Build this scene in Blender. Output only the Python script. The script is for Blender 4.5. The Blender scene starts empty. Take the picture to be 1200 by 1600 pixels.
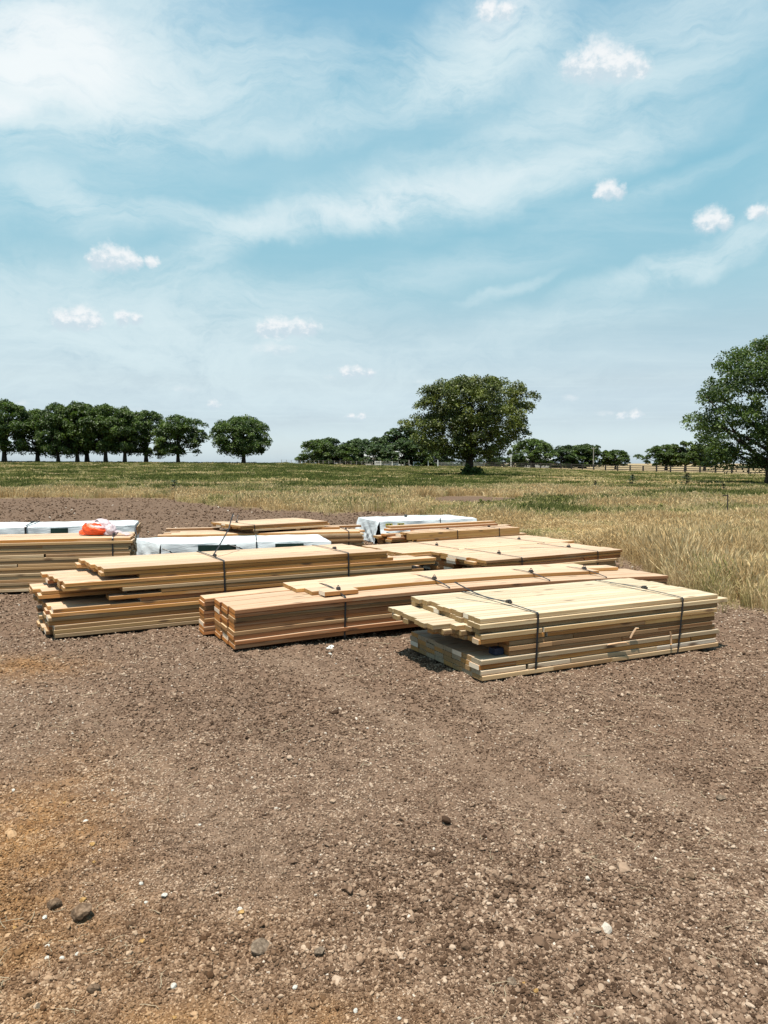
import bpy, bmesh, math, random
import numpy as np
from mathutils import Vector, Matrix, Euler

sc = bpy.context.scene
COL = sc.collection
R = math.radians

# ------------------------------------------------------------ camera
cam_d = bpy.data.cameras.new('camera')
cam = bpy.data.objects.new('camera', cam_d)
COL.objects.link(cam)
cam_d.sensor_fit = 'HORIZONTAL'
cam_d.sensor_width = 36.0
cam_d.lens = 36.0
cam_d.clip_start = 0.05
cam_d.clip_end = 20000
PITCH = math.atan(76 / 1200)
cam.location = (0, 0, 1.6)
cam.rotation_euler = (math.pi / 2 - PITCH, 0, 0)
sc.camera = cam

# ------------------------------------------------------------ light and exposure
SUN_ELEV, SUN_AZ = 75.5, -152.0         # azimuth from straight ahead, minus = to the left: close to overhead
sun_d = bpy.data.lights.new('sun', 'SUN')
sun_d.energy = 5.0
sun_d.angle = R(0.53)
sun_d.color = (1.0, 0.94, 0.84)
sun = bpy.data.objects.new('sun', sun_d)
COL.objects.link(sun)
sd = Vector((math.cos(R(SUN_ELEV)) * math.sin(R(SUN_AZ)), math.cos(R(SUN_ELEV)) * math.cos(R(SUN_AZ)), math.sin(R(SUN_ELEV))))
sun.rotation_euler = (-sd).to_track_quat('-Z', 'Y').to_euler()
sc.view_settings.view_transform = 'Standard'
sc.view_settings.look = 'None'
sc.view_settings.gamma = 1
EXPO = 0.8
sc.view_settings.exposure = EXPO
sc.view_settings.use_curve_mapping = False
sc.cycles.max_bounces = 8
sc.cycles.transparent_max_bounces = 8


def at(u, v, z):
    "the point of the plane at height z under pixel (u, v) of the 1200x1600 photograph"
    up = -(v - 800) / 1200
    y = math.cos(PITCH) + up * math.sin(PITCH)
    zz = -math.sin(PITCH) + up * math.cos(PITCH)
    t = (z - 1.6) / zz
    return (u - 600) / 1200 * t, y * t


# ------------------------------------------------------------ world: sky and clouds
SKY_STRENGTH = 0.086
SKD = SKY_STRENGTH * 2 ** EXPO            # sky value 1 / SKD shows as white
W = bpy.data.worlds.new('World')
sc.world = W
W.use_nodes = True
nt = W.node_tree
nt.nodes.clear()


class NT:
    def __init__(s, tree):
        s.t = tree

    def n(s, kind, ins=None, **props):
        nd = s.t.nodes.new(kind)
        for k, v in props.items():
            setattr(nd, k, v)
        for k, v in (ins or {}).items():
            s.put(nd.inputs[k], v)
        return nd

    def put(s, sock, v):
        if isinstance(v, bpy.types.NodeSocket):
            s.t.links.new(v, sock)
        elif isinstance(v, bpy.types.Node):
            s.t.links.new(v.outputs[0], sock)
        else:
            sock.default_value = v

    def m(s, op, a, b=0.0, c=None, clamp=False):
        nd = s.n('ShaderNodeMath', {0: a, 1: b}, operation=op, use_clamp=clamp)
        if c is not None:
            s.put(nd.inputs[2], c)
        return nd.outputs[0]

    def vm(s, op, a, b=(0, 0, 0)):
        nd = s.n('ShaderNodeVectorMath', {0: a, 1: b}, operation=op)
        return nd.outputs['Value' if op in ('LENGTH', 'DOT_PRODUCT') else 'Vector']

    def ramp(s, fac, stops, interp='LINEAR'):
        nd = s.n('ShaderNodeValToRGB', {0: fac})
        cr = nd.color_ramp
        cr.interpolation = interp
        while len(cr.elements) < len(stops):
            cr.elements.new(0.5)
        for e, (p, c) in zip(cr.elements, stops):
            e.position = p
            e.color = (*c, 1) if len(c) == 3 else c
        return nd.outputs[0]

    def mix(s, fac, a, b, mode='MIX'):
        nd = s.n('ShaderNodeMix', data_type='RGBA', blend_type=mode)
        s.put(nd.inputs[0], fac)
        s.put(nd.inputs[6], a if not isinstance(a, tuple) else (*a, 1))
        s.put(nd.inputs[7], b if not isinstance(b, tuple) else (*b, 1))
        return nd.outputs[2]

    def noise(s, vec, scale, detail=4, rough=0.55, dist=0.0, dims='3D'):
        nd = s.n('ShaderNodeTexNoise', {'Scale': scale, 'Detail': detail, 'Roughness': rough, 'Distortion': dist}, noise_dimensions=dims)
        if vec is not None:
            s.put(nd.inputs['Vector'], vec)
        return nd.outputs[0]

    def mr(s, v, f0, f1, t0, t1, smooth=True):
        nd = s.n('ShaderNodeMapRange', {0: v, 1: f0, 2: f1, 3: t0, 4: t1})
        nd.interpolation_type = 'SMOOTHSTEP' if smooth else 'LINEAR'
        nd.clamp = True
        return nd.outputs[0]

    def mapping(s, vec, loc=(0, 0, 0), rot=(0, 0, 0), scale=(1, 1, 1), kind='POINT'):
        return s.n('ShaderNodeMapping', {'Vector': vec, 'Location': loc, 'Rotation': rot, 'Scale': scale}, vector_type=kind).outputs[0]


w = NT(nt)
tc = w.n('ShaderNodeTexCoord').outputs['Generated']
sky = w.n('ShaderNodeTexSky', sky_type='NISHITA', sun_disc=False)
sky.sun_elevation = R(SUN_ELEV)
sky.sun_rotation = R(SUN_AZ)
sky.air_density = 1.0
sky.dust_density = 1.2
sky.ozone_density = 1.0
sx = w.n('ShaderNodeSeparateXYZ', {0: tc})
az = w.m('ARCTAN2', sx.outputs[0], sx.outputs[1])
el = w.m('ARCSINE', sx.outputs[2])
ae = w.n('ShaderNodeCombineXYZ', {0: az, 1: el, 2: 0.0}).outputs[0]
# clear-sky tint by elevation (0 = horizon, 1 = zenith)
eln = w.m('DIVIDE', el, math.pi / 2, clamp=True)
TINT = [(0.0, (1.292, 1.508, 1.927)), (0.0048, (1.292, 1.508, 1.927)), (0.0337, (0.894, 0.938, 1.107)), (0.0649, (1.001, 0.948, 0.922)), (0.1057, (1.102, 1.091, 0.924)), (0.1404, (1.05, 1.213, 0.976)), (0.2111, (1.113, 1.463, 1.128)), (0.2758, (1.208, 1.627, 1.241)), (0.3304, (1.208, 1.627, 1.292)), (1.0, (1.087, 1.464, 1.163))]  #TINT
tint = w.ramp(eln, TINT)
skyc = w.mix(1.0, sky.outputs[0], tint, 'MULTIPLY')
# warp
nz = w.n('ShaderNodeTexNoise', {'Vector': ae, 'Scale': 5.0, 'Detail': 5, 'Roughness': 0.6})
wv = w.vm('SUBTRACT', nz.outputs['Color'], (0.5, 0.5, 0.5))
wv1 = w.vm('MULTIPLY', wv, (0.16, 0.10, 0))
aew = w.vm('ADD', ae, wv1)


def dirae(u, v):
    x, y, z = (u - 600) / 1200, 1.0, -(v - 800) / 1200
    y, z = y * math.cos(PITCH) + z * math.sin(PITCH), -math.sin(PITCH) * y + math.cos(PITCH) * z
    return math.atan2(x, y), math.atan2(z, math.hypot(x, y))


CH = [0]


def chain(vec, prev):
    "makes every fifth lookup wait for the sum so far, which keeps the shader's stack small"
    CH[0] += 1
    if CH[0] % 5: return vec
    return w.vm('ADD', vec, w.m('MULTIPLY', prev, 1e-7))


def blobs(vec, lst, with_y=False):
    tot = ys = None
    for (u, v, ru, rv, rot, amp) in lst:
        a0, e0 = dirae(u, v)
        if tot is not None: vec = chain(vec, tot)
        mp = w.mapping(vec, (a0, e0, 0), (0, 0, R(rot)), (ru / 1200, rv / 1200, 1), 'TEXTURE')
        ln = w.vm('LENGTH', mp)
        g = w.mr(ln, 0.0, 1.0, amp, 0.0)
        tot = g if tot is None else w.m('ADD', tot, g)
        if with_y:
            gy = w.m('MULTIPLY', g, w.n('ShaderNodeSeparateXYZ', {0: mp}).outputs[1])
            ys = gy if ys is None else w.m('ADD', ys, gy)
    return (tot, w.m('DIVIDE', ys, w.m('MAXIMUM', tot, 0.02))) if with_y else tot


CIRRUS = [  # px, py, rx, ry, tilt, amount
    (60, 60, 420, 170, 12, 1.10), (60, 110, 190, 90, 0, 1.0), (320, 140, 420, 90, 8, 0.55), (200, 190, 200, 120, -20, 0.35),
    (640, 312, 440, 44, 10, 0.95), (560, 300, 330, 55, 14, 0.45), (340, 385, 160, 40, 25, 0.55), (870, 265, 330, 55, 14, 0.5),
    (760, 60, 190, 95, 30, 0.9), (700, 120, 300, 60, 18, 0.6), (1050, 40, 330, 80, 8, 0.6), (960, 160, 300, 90, 10, 0.3),
    (1090, 405, 250, 34, 14, 0.75), (790, 462, 90, 14, 15, 0.35),
    (120, 450, 260, 60, 8, 0.45), (330, 480, 260, 70, 5, 0.40), (60, 560, 420, 110, 0, 0.35), (420, 560, 600, 130, 0, 0.38),
    (900, 500, 240, 40, 8, 0.30), (600, 700, 1400, 130, 0, 0.20), (120, 330, 200, 60, 0, 0.30), (-500, 300, 500, 260, 5, 0.5), (850, 190, 260, 40, 14, 0.35), (420, 215, 260, 30, 8, 0.35), (1000, 300, 260, 30, 12, 0.25), (250, 345, 220, 26, -4, 0.4), (200, 520, 420, 60, 0, 0.40), (620, 600, 900, 90, 0, 0.30), (700, 430, 420, 50, 10, 0.22), (100, 300, 120, 60, -40, 0.3),
    (1750, 200, 500, 200, 10, 0.5),
]
cir = blobs(aew, CIRRUS)
# loose cirrus everywhere else, on a high flat layer
zz = w.m('MAXIMUM', sx.outputs[2], 0.05)
lay = w.n('ShaderNodeCombineXYZ', {0: w.m('DIVIDE', sx.outputs[0], zz), 1: w.m('DIVIDE', sx.outputs[1], zz), 2: 0.0}).outputs[0]
gen = w.noise(w.mapping(lay, (3, 1, 0), (0, 0, 0.5), (0.5, 1.1, 1)), 0.9, 6, 0.6, 0.6)
gen = w.mr(gen, 0.45, 0.8, 0.0, 0.55)
st1 = w.noise(w.mapping(aew, (0, 0, 0), (0, 0, R(-14)), (5.0, 15.0, 1)), 1.0, 8, 0.68, 0.8)
st2 = w.noise(w.mapping(aew, (2, 5, 0), (0, 0, R(-20)), (12.0, 44.0, 1)), 1.0, 6, 0.7, 0.5)
stk = w.m('ADD', w.mr(st1, 0.30, 0.70, 0.25, 1.45), w.mr(st2, 0.3, 0.75, -0.18, 0.28))
cir = w.m('MULTIPLY', cir, stk)
cir = w.m('ADD', cir, w.m('MULTIPLY', gen, 0.38))
cir = w.m('MAXIMUM', cir, 0.0)
cir = w.m('SUBTRACT', 1.0, w.m('EXPONENT', w.m('MULTIPLY', cir, -1.6)))
cir = w.m('MULTIPLY', cir, 0.96)
CIRC = (0.72, 0.86, 0.90)
core = blobs(aew, [(50, 70, 170, 85, 5, 1.0), (20, 165, 60, 26, 0, 0.9), (160, 110, 260, 110, 5, 0.5), (775, 10, 90, 50, 20, 0.6), (600, 315, 330, 40, 10, 0.5)])
ccir = w.mix(w.m('MINIMUM', core, 1.0), tuple(q / SKD for q in CIRC), tuple(q / SKD for q in (0.92, 0.97, 0.985)))
col1 = w.mix(cir, skyc, ccir)
# cumulus puffs
CUM = [
    (945, 92, 79.36, 43.92, 0, 0.95), (915, 82, 43.52, 41.48, 0, 0.665), (990, 98, 53.76, 41.48, 0, 0.76), (950, 296, 43.52, 21.96, 8, 0.8075),
    (1115, 344, 51.2, 24.4, 0, 0.76), (1195, 325, 43.52, 24.4, 10, 0.76), (185, 398, 70.4, 32.94, -8, 0.9025), (225, 405, 51.2, 19.52, 0, 0.475), (125, 492, 64, 31.72, 0, 0.9025),
    (200, 492, 48.64, 18.3, 0, 0.76), (445, 505, 79.36, 31.72, 0, 0.9025), (470, 500, 38.4, 31.72, 0, 0.38), (565, 575, 53.76, 24.4, 0, 0.7125),
    (555, 648, 35.84, 13.42, 0, 0.665), (985, 645, 43.52, 19.52, 0, 0.7125), (890, 620, 28.16, 14.64, 0, 0.6175), (335, 630, 35.84, 12.2, 0, 0.57), (290, 606, 38.4, 14.64, 0, 0.475),
    (30, 632, 38.4, 14.64, 0, 0.475), (775, 12, 46.08, 31.72, 0, 0.9025), (425, 545, 89.6, 21.96, 0, 0.399), (1420, 380, 115.2, 43.92, 0, 0.855), (-200, 520, 128, 46.36, 0, 0.855),
    (-480, 420, 89.6, 41.48, 0, 0.76), (1700, 560, 128, 36.6, 0, 0.76),
]
CRG = random.Random(17)


def lobes(cu, cv, cw, ch, n):
    "round heads standing on a level base"
    out = []
    for q in range(n):
        f = (q + 0.5) / n * 2 - 1
        r = ch * (1.05 - 0.55 * abs(f) ** 1.5) * CRG.uniform(0.62, 1.0)
        out.append((cu + f * cw * 0.82 + CRG.uniform(-3, 3), cv + ch * 0.55 - r * 0.62, r * CRG.uniform(1.05, 1.4), r, 0, 1))
    return out


HEADS = (lobes(938, 100, 62, 34, 5) + lobes(985, 104, 30, 26, 2) + lobes(950, 300, 28, 15, 3) + lobes(1112, 348, 32, 17, 3) + lobes(1196, 330, 26, 17, 2)
         + lobes(180, 404, 46, 26, 4) + lobes(228, 410, 24, 12, 2) + lobes(122, 498, 38, 25, 4) + lobes(200, 498, 26, 14, 2) + lobes(440, 512, 42, 24, 4)
         + lobes(480, 514, 18, 16, 2) + lobes(560, 582, 32, 17, 3) + lobes(985, 648, 26, 13, 2) + lobes(555, 652, 20, 9, 2) + lobes(775, 14, 28, 24, 2)
         + lobes(1420, 390, 70, 34, 3) + lobes(-200, 530, 70, 34, 3) + lobes(335, 634, 18, 9, 1))
FAINT = [(430, 548, 75, 20, 0, .5), (890, 622, 24, 12, 0, .5), (290, 608, 34, 14, 0, .45), (30, 634, 34, 14, 0, .4), (945, 645, 26, 9, 0, .4), (520, 588, 40, 10, 0, .35), (650, 596, 26, 8, 0, .3), (200, 640, 60, 12, 0, .25)]
nc = w.n('ShaderNodeTexNoise', {'Vector': ae, 'Scale': 120.0, 'Detail': 5, 'Roughness': 0.6})
wc = w.vm('MULTIPLY', w.vm('SUBTRACT', nc.outputs['Color'], (0.5, 0.5, 0.5)), (0.013, 0.011, 0))
avec = w.vm('ADD', ae, wc)
F = hy = None
for (u, v, ru, rv, rot, amp) in HEADS:
    a0, e0 = dirae(u, v)
    if F is not None: avec = chain(avec, F)
    mp = w.mapping(avec, (a0, e0, 0), (0, 0, 0), (ru / 1200, rv / 1200, 1), 'TEXTURE')
    q = w.m('SUBTRACT', 1.0, w.vm('LENGTH', mp))
    q = w.m('ADD', q, w.m('MULTIPLY', w.n('ShaderNodeSeparateXYZ', {0: mp}).outputs[1], 0.10))
    F = q if F is None else w.n('ShaderNodeMath', {0: F, 1: q, 2: 0.12}, operation='SMOOTH_MAX').outputs[0]
cumy = blobs(avec, CUM, True)
faint = blobs(w.vm('ADD', ae, w.vm('MULTIPLY', wv, (0.05, 0.03, 0))), FAINT)
fn = w.noise(w.mapping(ae, (0, 0, 3), (0, 0, 0), (60, 90, 1)), 1.0, 6, 0.62)
faint = w.mr(w.m('ADD', faint, w.m('MULTIPLY', w.m('SUBTRACT', fn, 0.5), 0.9)), 0.1, 0.8, 0.0, 0.55)
cn = w.noise(w.mapping(ae, (0, 0, 3), (0, 0, 0), (210, 240, 1)), 1.0, 5, 0.62)
cn2 = w.noise(w.mapping(ae, (4, 1, 3), (0, 0, 0), (85, 110, 1)), 1.0, 4, 0.6)
Fn = w.m('ADD', F, w.m('MULTIPLY', w.m('SUBTRACT', cn, 0.5), 0.35))
Fn = w.m('ADD', Fn, w.m('MULTIPLY', w.m('SUBTRACT', cn2, 0.5), 0.55))
cd = w.mr(Fn, -0.22, 0.62, 0.0, 0.90)
cd = w.m('MAXIMUM', cd, faint)
cshade = w.m('ADD', w.m('MULTIPLY', cumy[1], 0.7), w.m('MULTIPLY', w.m('SUBTRACT', cn2, 0.5), 1.3))
k = 1 / SKD
ccol = w.mix(w.mr(cshade, -0.36, 0.12, 0, 1), (0.62 * k, 0.74 * k, 0.815 * k), (0.94 * k, 0.955 * k, 0.965 * k))
col2 = w.mix(cd, col1, ccol)
bg = w.n('ShaderNodeBackground', {0: col2, 1: SKY_STRENGTH})
wo = w.n('ShaderNodeOutputWorld', {0: bg})

# ------------------------------------------------------------ helpers


def tag(o, label=None, cat=None, group=None, kind=None):
    if label: o['label'] = label
    if cat: o['category'] = cat
    if group: o['group'] = group
    if kind: o['kind'] = kind
    return o


def link(name, me, parent=None, mat=None):
    o = bpy.data.objects.new(name, me)
    COL.objects.link(o)
    if parent is not None: o.parent = parent
    if mat is not None and me is not None and len(me.materials) == 0: me.materials.append(mat)
    return o


def empty(name, loc=(0, 0, 0), rz=0):
    o = bpy.data.objects.new(name, None)
    o.empty_display_size = 0.2
    COL.objects.link(o)
    o.location = loc
    o.rotation_euler = (0, 0, rz)
    return o


def np_mesh(name, verts, faces, mat=None, smooth=False):
    me = bpy.data.meshes.new(name)
    verts = np.asarray(verts, dtype=np.float32)
    faces = np.asarray(faces, dtype=np.int32)
    k_ = faces.shape[1]
    me.vertices.add(len(verts))
    me.vertices.foreach_set('co', verts.ravel())
    me.loops.add(faces.size)
    me.loops.foreach_set('vertex_index', faces.ravel())
    me.polygons.add(len(faces))
    me.polygons.foreach_set('loop_start', np.arange(0, faces.size, k_, dtype=np.int32))
    me.polygons.foreach_set('loop_total', np.full(len(faces), k_, dtype=np.int32))
    if smooth:
        me.polygons.foreach_set('use_smooth', np.ones(len(faces), dtype=bool))
    me.update(calc_edges=True)
    if mat: me.materials.append(mat)
    return me


class MB:
    "collects boxes and tubes into one mesh"
    def __init__(s): s.v, s.f = [], []

    def add(s, vs, fs):
        b = len(s.v)
        s.v += [tuple(p) for p in vs]
        s.f += [tuple(i + b for i in f) for f in fs]
        return s

    def box(s, x0, x1, y0, y1, z0, z1):
        return s.add([(x0, y0, z0), (x1, y0, z0), (x1, y1, z0), (x0, y1, z0), (x0, y0, z1), (x1, y0, z1), (x1, y1, z1), (x0, y1, z1)],
                     [(0, 3, 2, 1), (4, 5, 6, 7), (0, 1, 5, 4), (1, 2, 6, 5), (2, 3, 7, 6), (3, 0, 4, 7)])

    def tube(s, pts, rad, n=6, flat=None):
        pts = [Vector(p) for p in pts]
        rad = [rad] * len(pts) if not hasattr(rad, '__len__') else rad
        rings = []
        for i, p in enumerate(pts):
            d = (pts[min(i + 1, len(pts) - 1)] - pts[max(i - 1, 0)]).normalized()
            up = Vector((0, 0, 1)) if abs(d.z) < 0.9 else Vector((1, 0, 0))
            a = d.cross(up).normalized()
            b = a.cross(d)
            rings.append([p + a * math.cos(t) * rad[i] + b * math.sin(t) * rad[i] * (flat or 1) for t in [2 * math.pi * j / n for j in range(n)]])
        vs = [q for r_ in rings for q in r_]
        fs = []
        for i in range(len(rings) - 1):
            for j in range(n):
                k2 = (j + 1) % n
                fs.append((i * n + j, i * n + k2, (i + 1) * n + k2, (i + 1) * n + j))
        fs.append(tuple(range(n))[::-1])
        fs.append(tuple((len(rings) - 1) * n + j for j in range(n)))
        return s.add(vs, fs)

    def mesh(s, name, mat=None, smooth=False):
        me = bpy.data.meshes.new(name)
        me.from_pydata(s.v, [], s.f)
        me.update()
        if smooth:
            for p in me.polygons: p.use_smooth = True
        if mat: me.materials.append(mat)
        return me

    def obj(s, name, mat, parent=None, smooth=False):
        return link(name, s.mesh(name, mat, smooth), parent)


def hash2(ix, iy, seed):
    h = (ix.astype(np.int64) * 374761393 + iy.astype(np.int64) * 668265263 + seed * 1442695041) & 0xFFFFFFFF
    h = ((h ^ (h >> 13)) * 1274126177) & 0xFFFFFFFF
    h = h ^ (h >> 16)
    return (h & 0xFFFFFF) / float(0xFFFFFF)


def vnoise(x, y, seed=0):
    xf, yf = np.floor(x), np.floor(y)
    ix, iy = xf.astype(np.int64), yf.astype(np.int64)
    fx, fy = x - xf, y - yf
    fx = fx * fx * (3 - 2 * fx)
    fy = fy * fy * (3 - 2 * fy)
    a, b = hash2(ix, iy, seed), hash2(ix + 1, iy, seed)
    c, d = hash2(ix, iy + 1, seed), hash2(ix + 1, iy + 1, seed)
    return (a + (b - a) * fx) * (1 - fy) + (c + (d - c) * fx) * fy


def fbm(x, y, octs=4, seed=0, gain=0.5):
    t, a, s_ = 0, 1, 0
    for i in range(octs):
        t = t + a * vnoise(x * 2 ** i + 17.3 * i, y * 2 ** i - 9.1 * i, seed + i)
        s_ += a
        a *= gain
    return t / s_


def sst(x, a, b):
    t = np.clip((x - a) / (b - a), 0, 1)
    return t * t * (3 - 2 * t)


# ------------------------------------------------------------ lie of the land
FU = np.array([-900, 0, 300, 450, 600, 740, 960, 1200, 2100.])       # column of the photograph
FD = np.array([135, 135, 135, 138, 190, 230, 190, 150, 140.])        # metres to the field's far edge there
FZ = np.array([1.9, 1.88, 1.72, 1.60, 0.95, 0.66, -0.30, -0.68, -0.8])
FT = (FU - 600) / 1200
BU = [(-2600, 3.0), (1700, 3.5)]
BT = np.array([-1.5, -0.75, -0.5, -0.29, -0.208, -0.125, -0.033, 0.042, 0.121, 0.208, 0.292, 0.333, 0.383, 0.442, 0.50, 0.58, 0.75, 1.2, 2.2])
BD = np.array([38, 37, 36, 35.5, 29, 26.3, 25.3, 23.4, 19.6, 16.8, 13.9, 12.3, 9.9, 9.0, 8.5, 7.8, 6.9, 6.0, 5.0])


def bare(x, y):
    'the bare strip of soil showing through the meadow behind the yard'
    t = x / np.maximum(y, 0.1)
    q = ((t - 0.11) / 0.08) ** 2 + ((y - 33.5 - 6 * (t - .1)) / 4.2) ** 2 + (fbm(x * .9, y * .9, 3, 77) - .5) * 1.2
    return q < 1


def boundary(x, y):
    t = x / np.maximum(y, 0.01)
    b = np.interp(t, BT, BD)
    return np.where(y > 0.3, b, 400.0)


def terrain(x, y):
    yy = np.maximum(y, 1.0)
    t = np.clip(x / yy, -1.4, 1.4)
    D = np.interp(t, FT, FD)
    Z = np.interp(t, FT, FZ)
    s_ = sst(yy, 38, 1.0) if False else np.clip((yy - 34) / (D - 34), 0, 1)
    s_ = s_ ** 1.25
    far = sst(yy, D * 1.05, D + 160)
    z = Z * s_ * (1 - far) + far * (-0.4)
    return np.where(y > 1, z, 0.0)


def rough(x, y):
    "small relief of the worked soil"
    r_ = np.hypot(x, y)
    n1 = fbm(x * 0.35, y * 0.35, 3, 5) - 0.5
    n2 = fbm(x * 2.1, y * 2.1, 3, 11) - 0.5
    n3 = fbm(x * 9, y * 9, 3, 21) - 0.5
    n4 = fbm(x * 30, y * 30, 3, 31) - 0.5
    # two old wheel tracks that run from the lower left up to the stacks
    def track(x0, y0, x1, y1, wdt):
        dx, dy = x1 - x0, y1 - y0
        L = math.hypot(dx, dy)
        d = np.abs((x - x0) * dy - (y - y0) * dx) / L + 0.10 * (fbm(x * 1.5, y * 1.5, 2, 44) - .5)
        t = ((x - x0) * dx + (y - y0) * dy) / (L * L)
        return np.exp(-(d / wdt) ** 2) * sst(t, -0.25, 0.1) * (1 - sst(t, 0.85, 1.2))
    tr = track(-0.9, 6.4, 0.9, 3.3, 0.16) + track(0.55, 5.3, 1.6, 3.2, 0.15) + track(-0.75, 2.15, 0.4, 2.0, 0.18) + 0.7 * track(-2.4, 5.6, -0.2, 2.6, 0.13) + 0.7 * track(1.9, 5.0, 2.6, 3.0, 0.14) + 0.6 * track(-3.4, 6.5, -1.6, 3.6, 0.15)
    sm = 1 - 0.75 * np.clip(tr, 0, 1)
    z = n1 * 0.05 + n2 * 0.036 * sm + (n3 * 0.042 + n4 * 0.026) * sm - 0.020 * np.clip(tr, 0, 1)
    return z - 0.012, np.clip(tr, 0, 1)


def height(x, y):
    r_ = np.hypot(x, y)
    a, tr = rough(x, y)
    fade = 1 - sst(r_, 25, 45)
    return terrain(x, y) + a * fade, tr


# colour zones of the vegetation: 0 = straw, 1 = green
def greenness(x, y):
    t = x / np.maximum(y, 0.1)
    d = y
    n = fbm(x * 0.12 + 3, y * 0.30, 4, 61)
    n2 = fbm(x * 0.5, y * 0.5, 3, 67)
    far = sst(d, 38, 47)                                   # the meadow further out is green
    g = 0.12 + far * 0.62
    # green belt right behind the wrapped stack
    g = np.maximum(g, 0.80 * np.exp(-((t - 0.19) / 0.13) ** 2) * np.exp(-((d - 24) / 7.0) ** 2))
    g = np.maximum(g, 0.55 * np.exp(-((t + 0.05) / 0.10) ** 2) * np.exp(-((d - 27) / 3.0) ** 2))
    g = np.maximum(g, 0.60 * np.exp(-((t + 0.3) / 0.06) ** 2) * np.exp(-((d - 31) / 3.0) ** 2))
    g = np.maximum(g, 0.52 * np.exp(-((t - 0.40) / 0.16) ** 2) * np.exp(-((d - 40) / 9.0) ** 2))
    g = np.maximum(g, 0.15 * np.exp(-((t - 0.42) / 0.16) ** 2) * np.exp(-((d - 15) / 3.0) ** 2))
    # to the right the far meadow is drier
    g = g - 0.30 * sst(t, 0.05, 0.3) * far * (1 - 0.5 * sst(d, 60, 80))
    g = np.maximum(g, 0.70 * np.exp(-((t - 0.40) / 0.16) ** 2) * np.exp(-((d - 50) / 10) ** 2))
    g = np.maximum(g, 0.72 * np.exp(-((t - 0.10) / 0.16) ** 2) * np.exp(-((d - 62) / 14) ** 2))
    g = g + (n - 0.46) * 1.9 + (n2 - 0.5) * 0.6
    D = np.interp(np.clip(t, -1.4, 1.4), FT, FD)
    g = np.where((d > D + 2) & (t > -0.12), 0.0, g)
    return np.clip(g, 0, 1)


# ------------------------------------------------------------ materials
def new_mat(name):
    m_ = bpy.data.materials.new(name)
    m_.use_nodes = True
    m_.node_tree.nodes.clear()
    t = NT(m_.node_tree)
    return m_, t


def finish(t, bsdf, disp=None):
    o = t.n('ShaderNodeOutputMaterial', {0: bsdf})
    if disp is not None: t.put(o.inputs['Displacement'], disp)


def simple_mat(name, color, rough_=0.6, noise_amt=0.15, scale=12, metallic=0.0, bump=0.0, spec=0.4):
    color = tuple(q * .66 for q in color)
    m_, t = new_mat(name)
    co = t.n('ShaderNodeTexCoord').outputs['Object']
    n1 = t.noise(co, scale, 4, 0.6)
    c = t.mix(t.mr(n1, 0.3, 0.7, 0, 1), tuple(q * (1 - noise_amt) for q in color), tuple(min(1, q * (1 + noise_amt)) for q in color))
    b = t.n('ShaderNodeBsdfPrincipled', {'Base Color': c, 'Roughness': rough_, 'Metallic': metallic, 'Specular IOR Level': spec})
    if bump:
        t.put(b.inputs['Normal'], t.n('ShaderNodeBump', {'Strength': bump, 'Distance': 0.01, 'Height': n1}))
    finish(t, b)
    return m_


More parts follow.
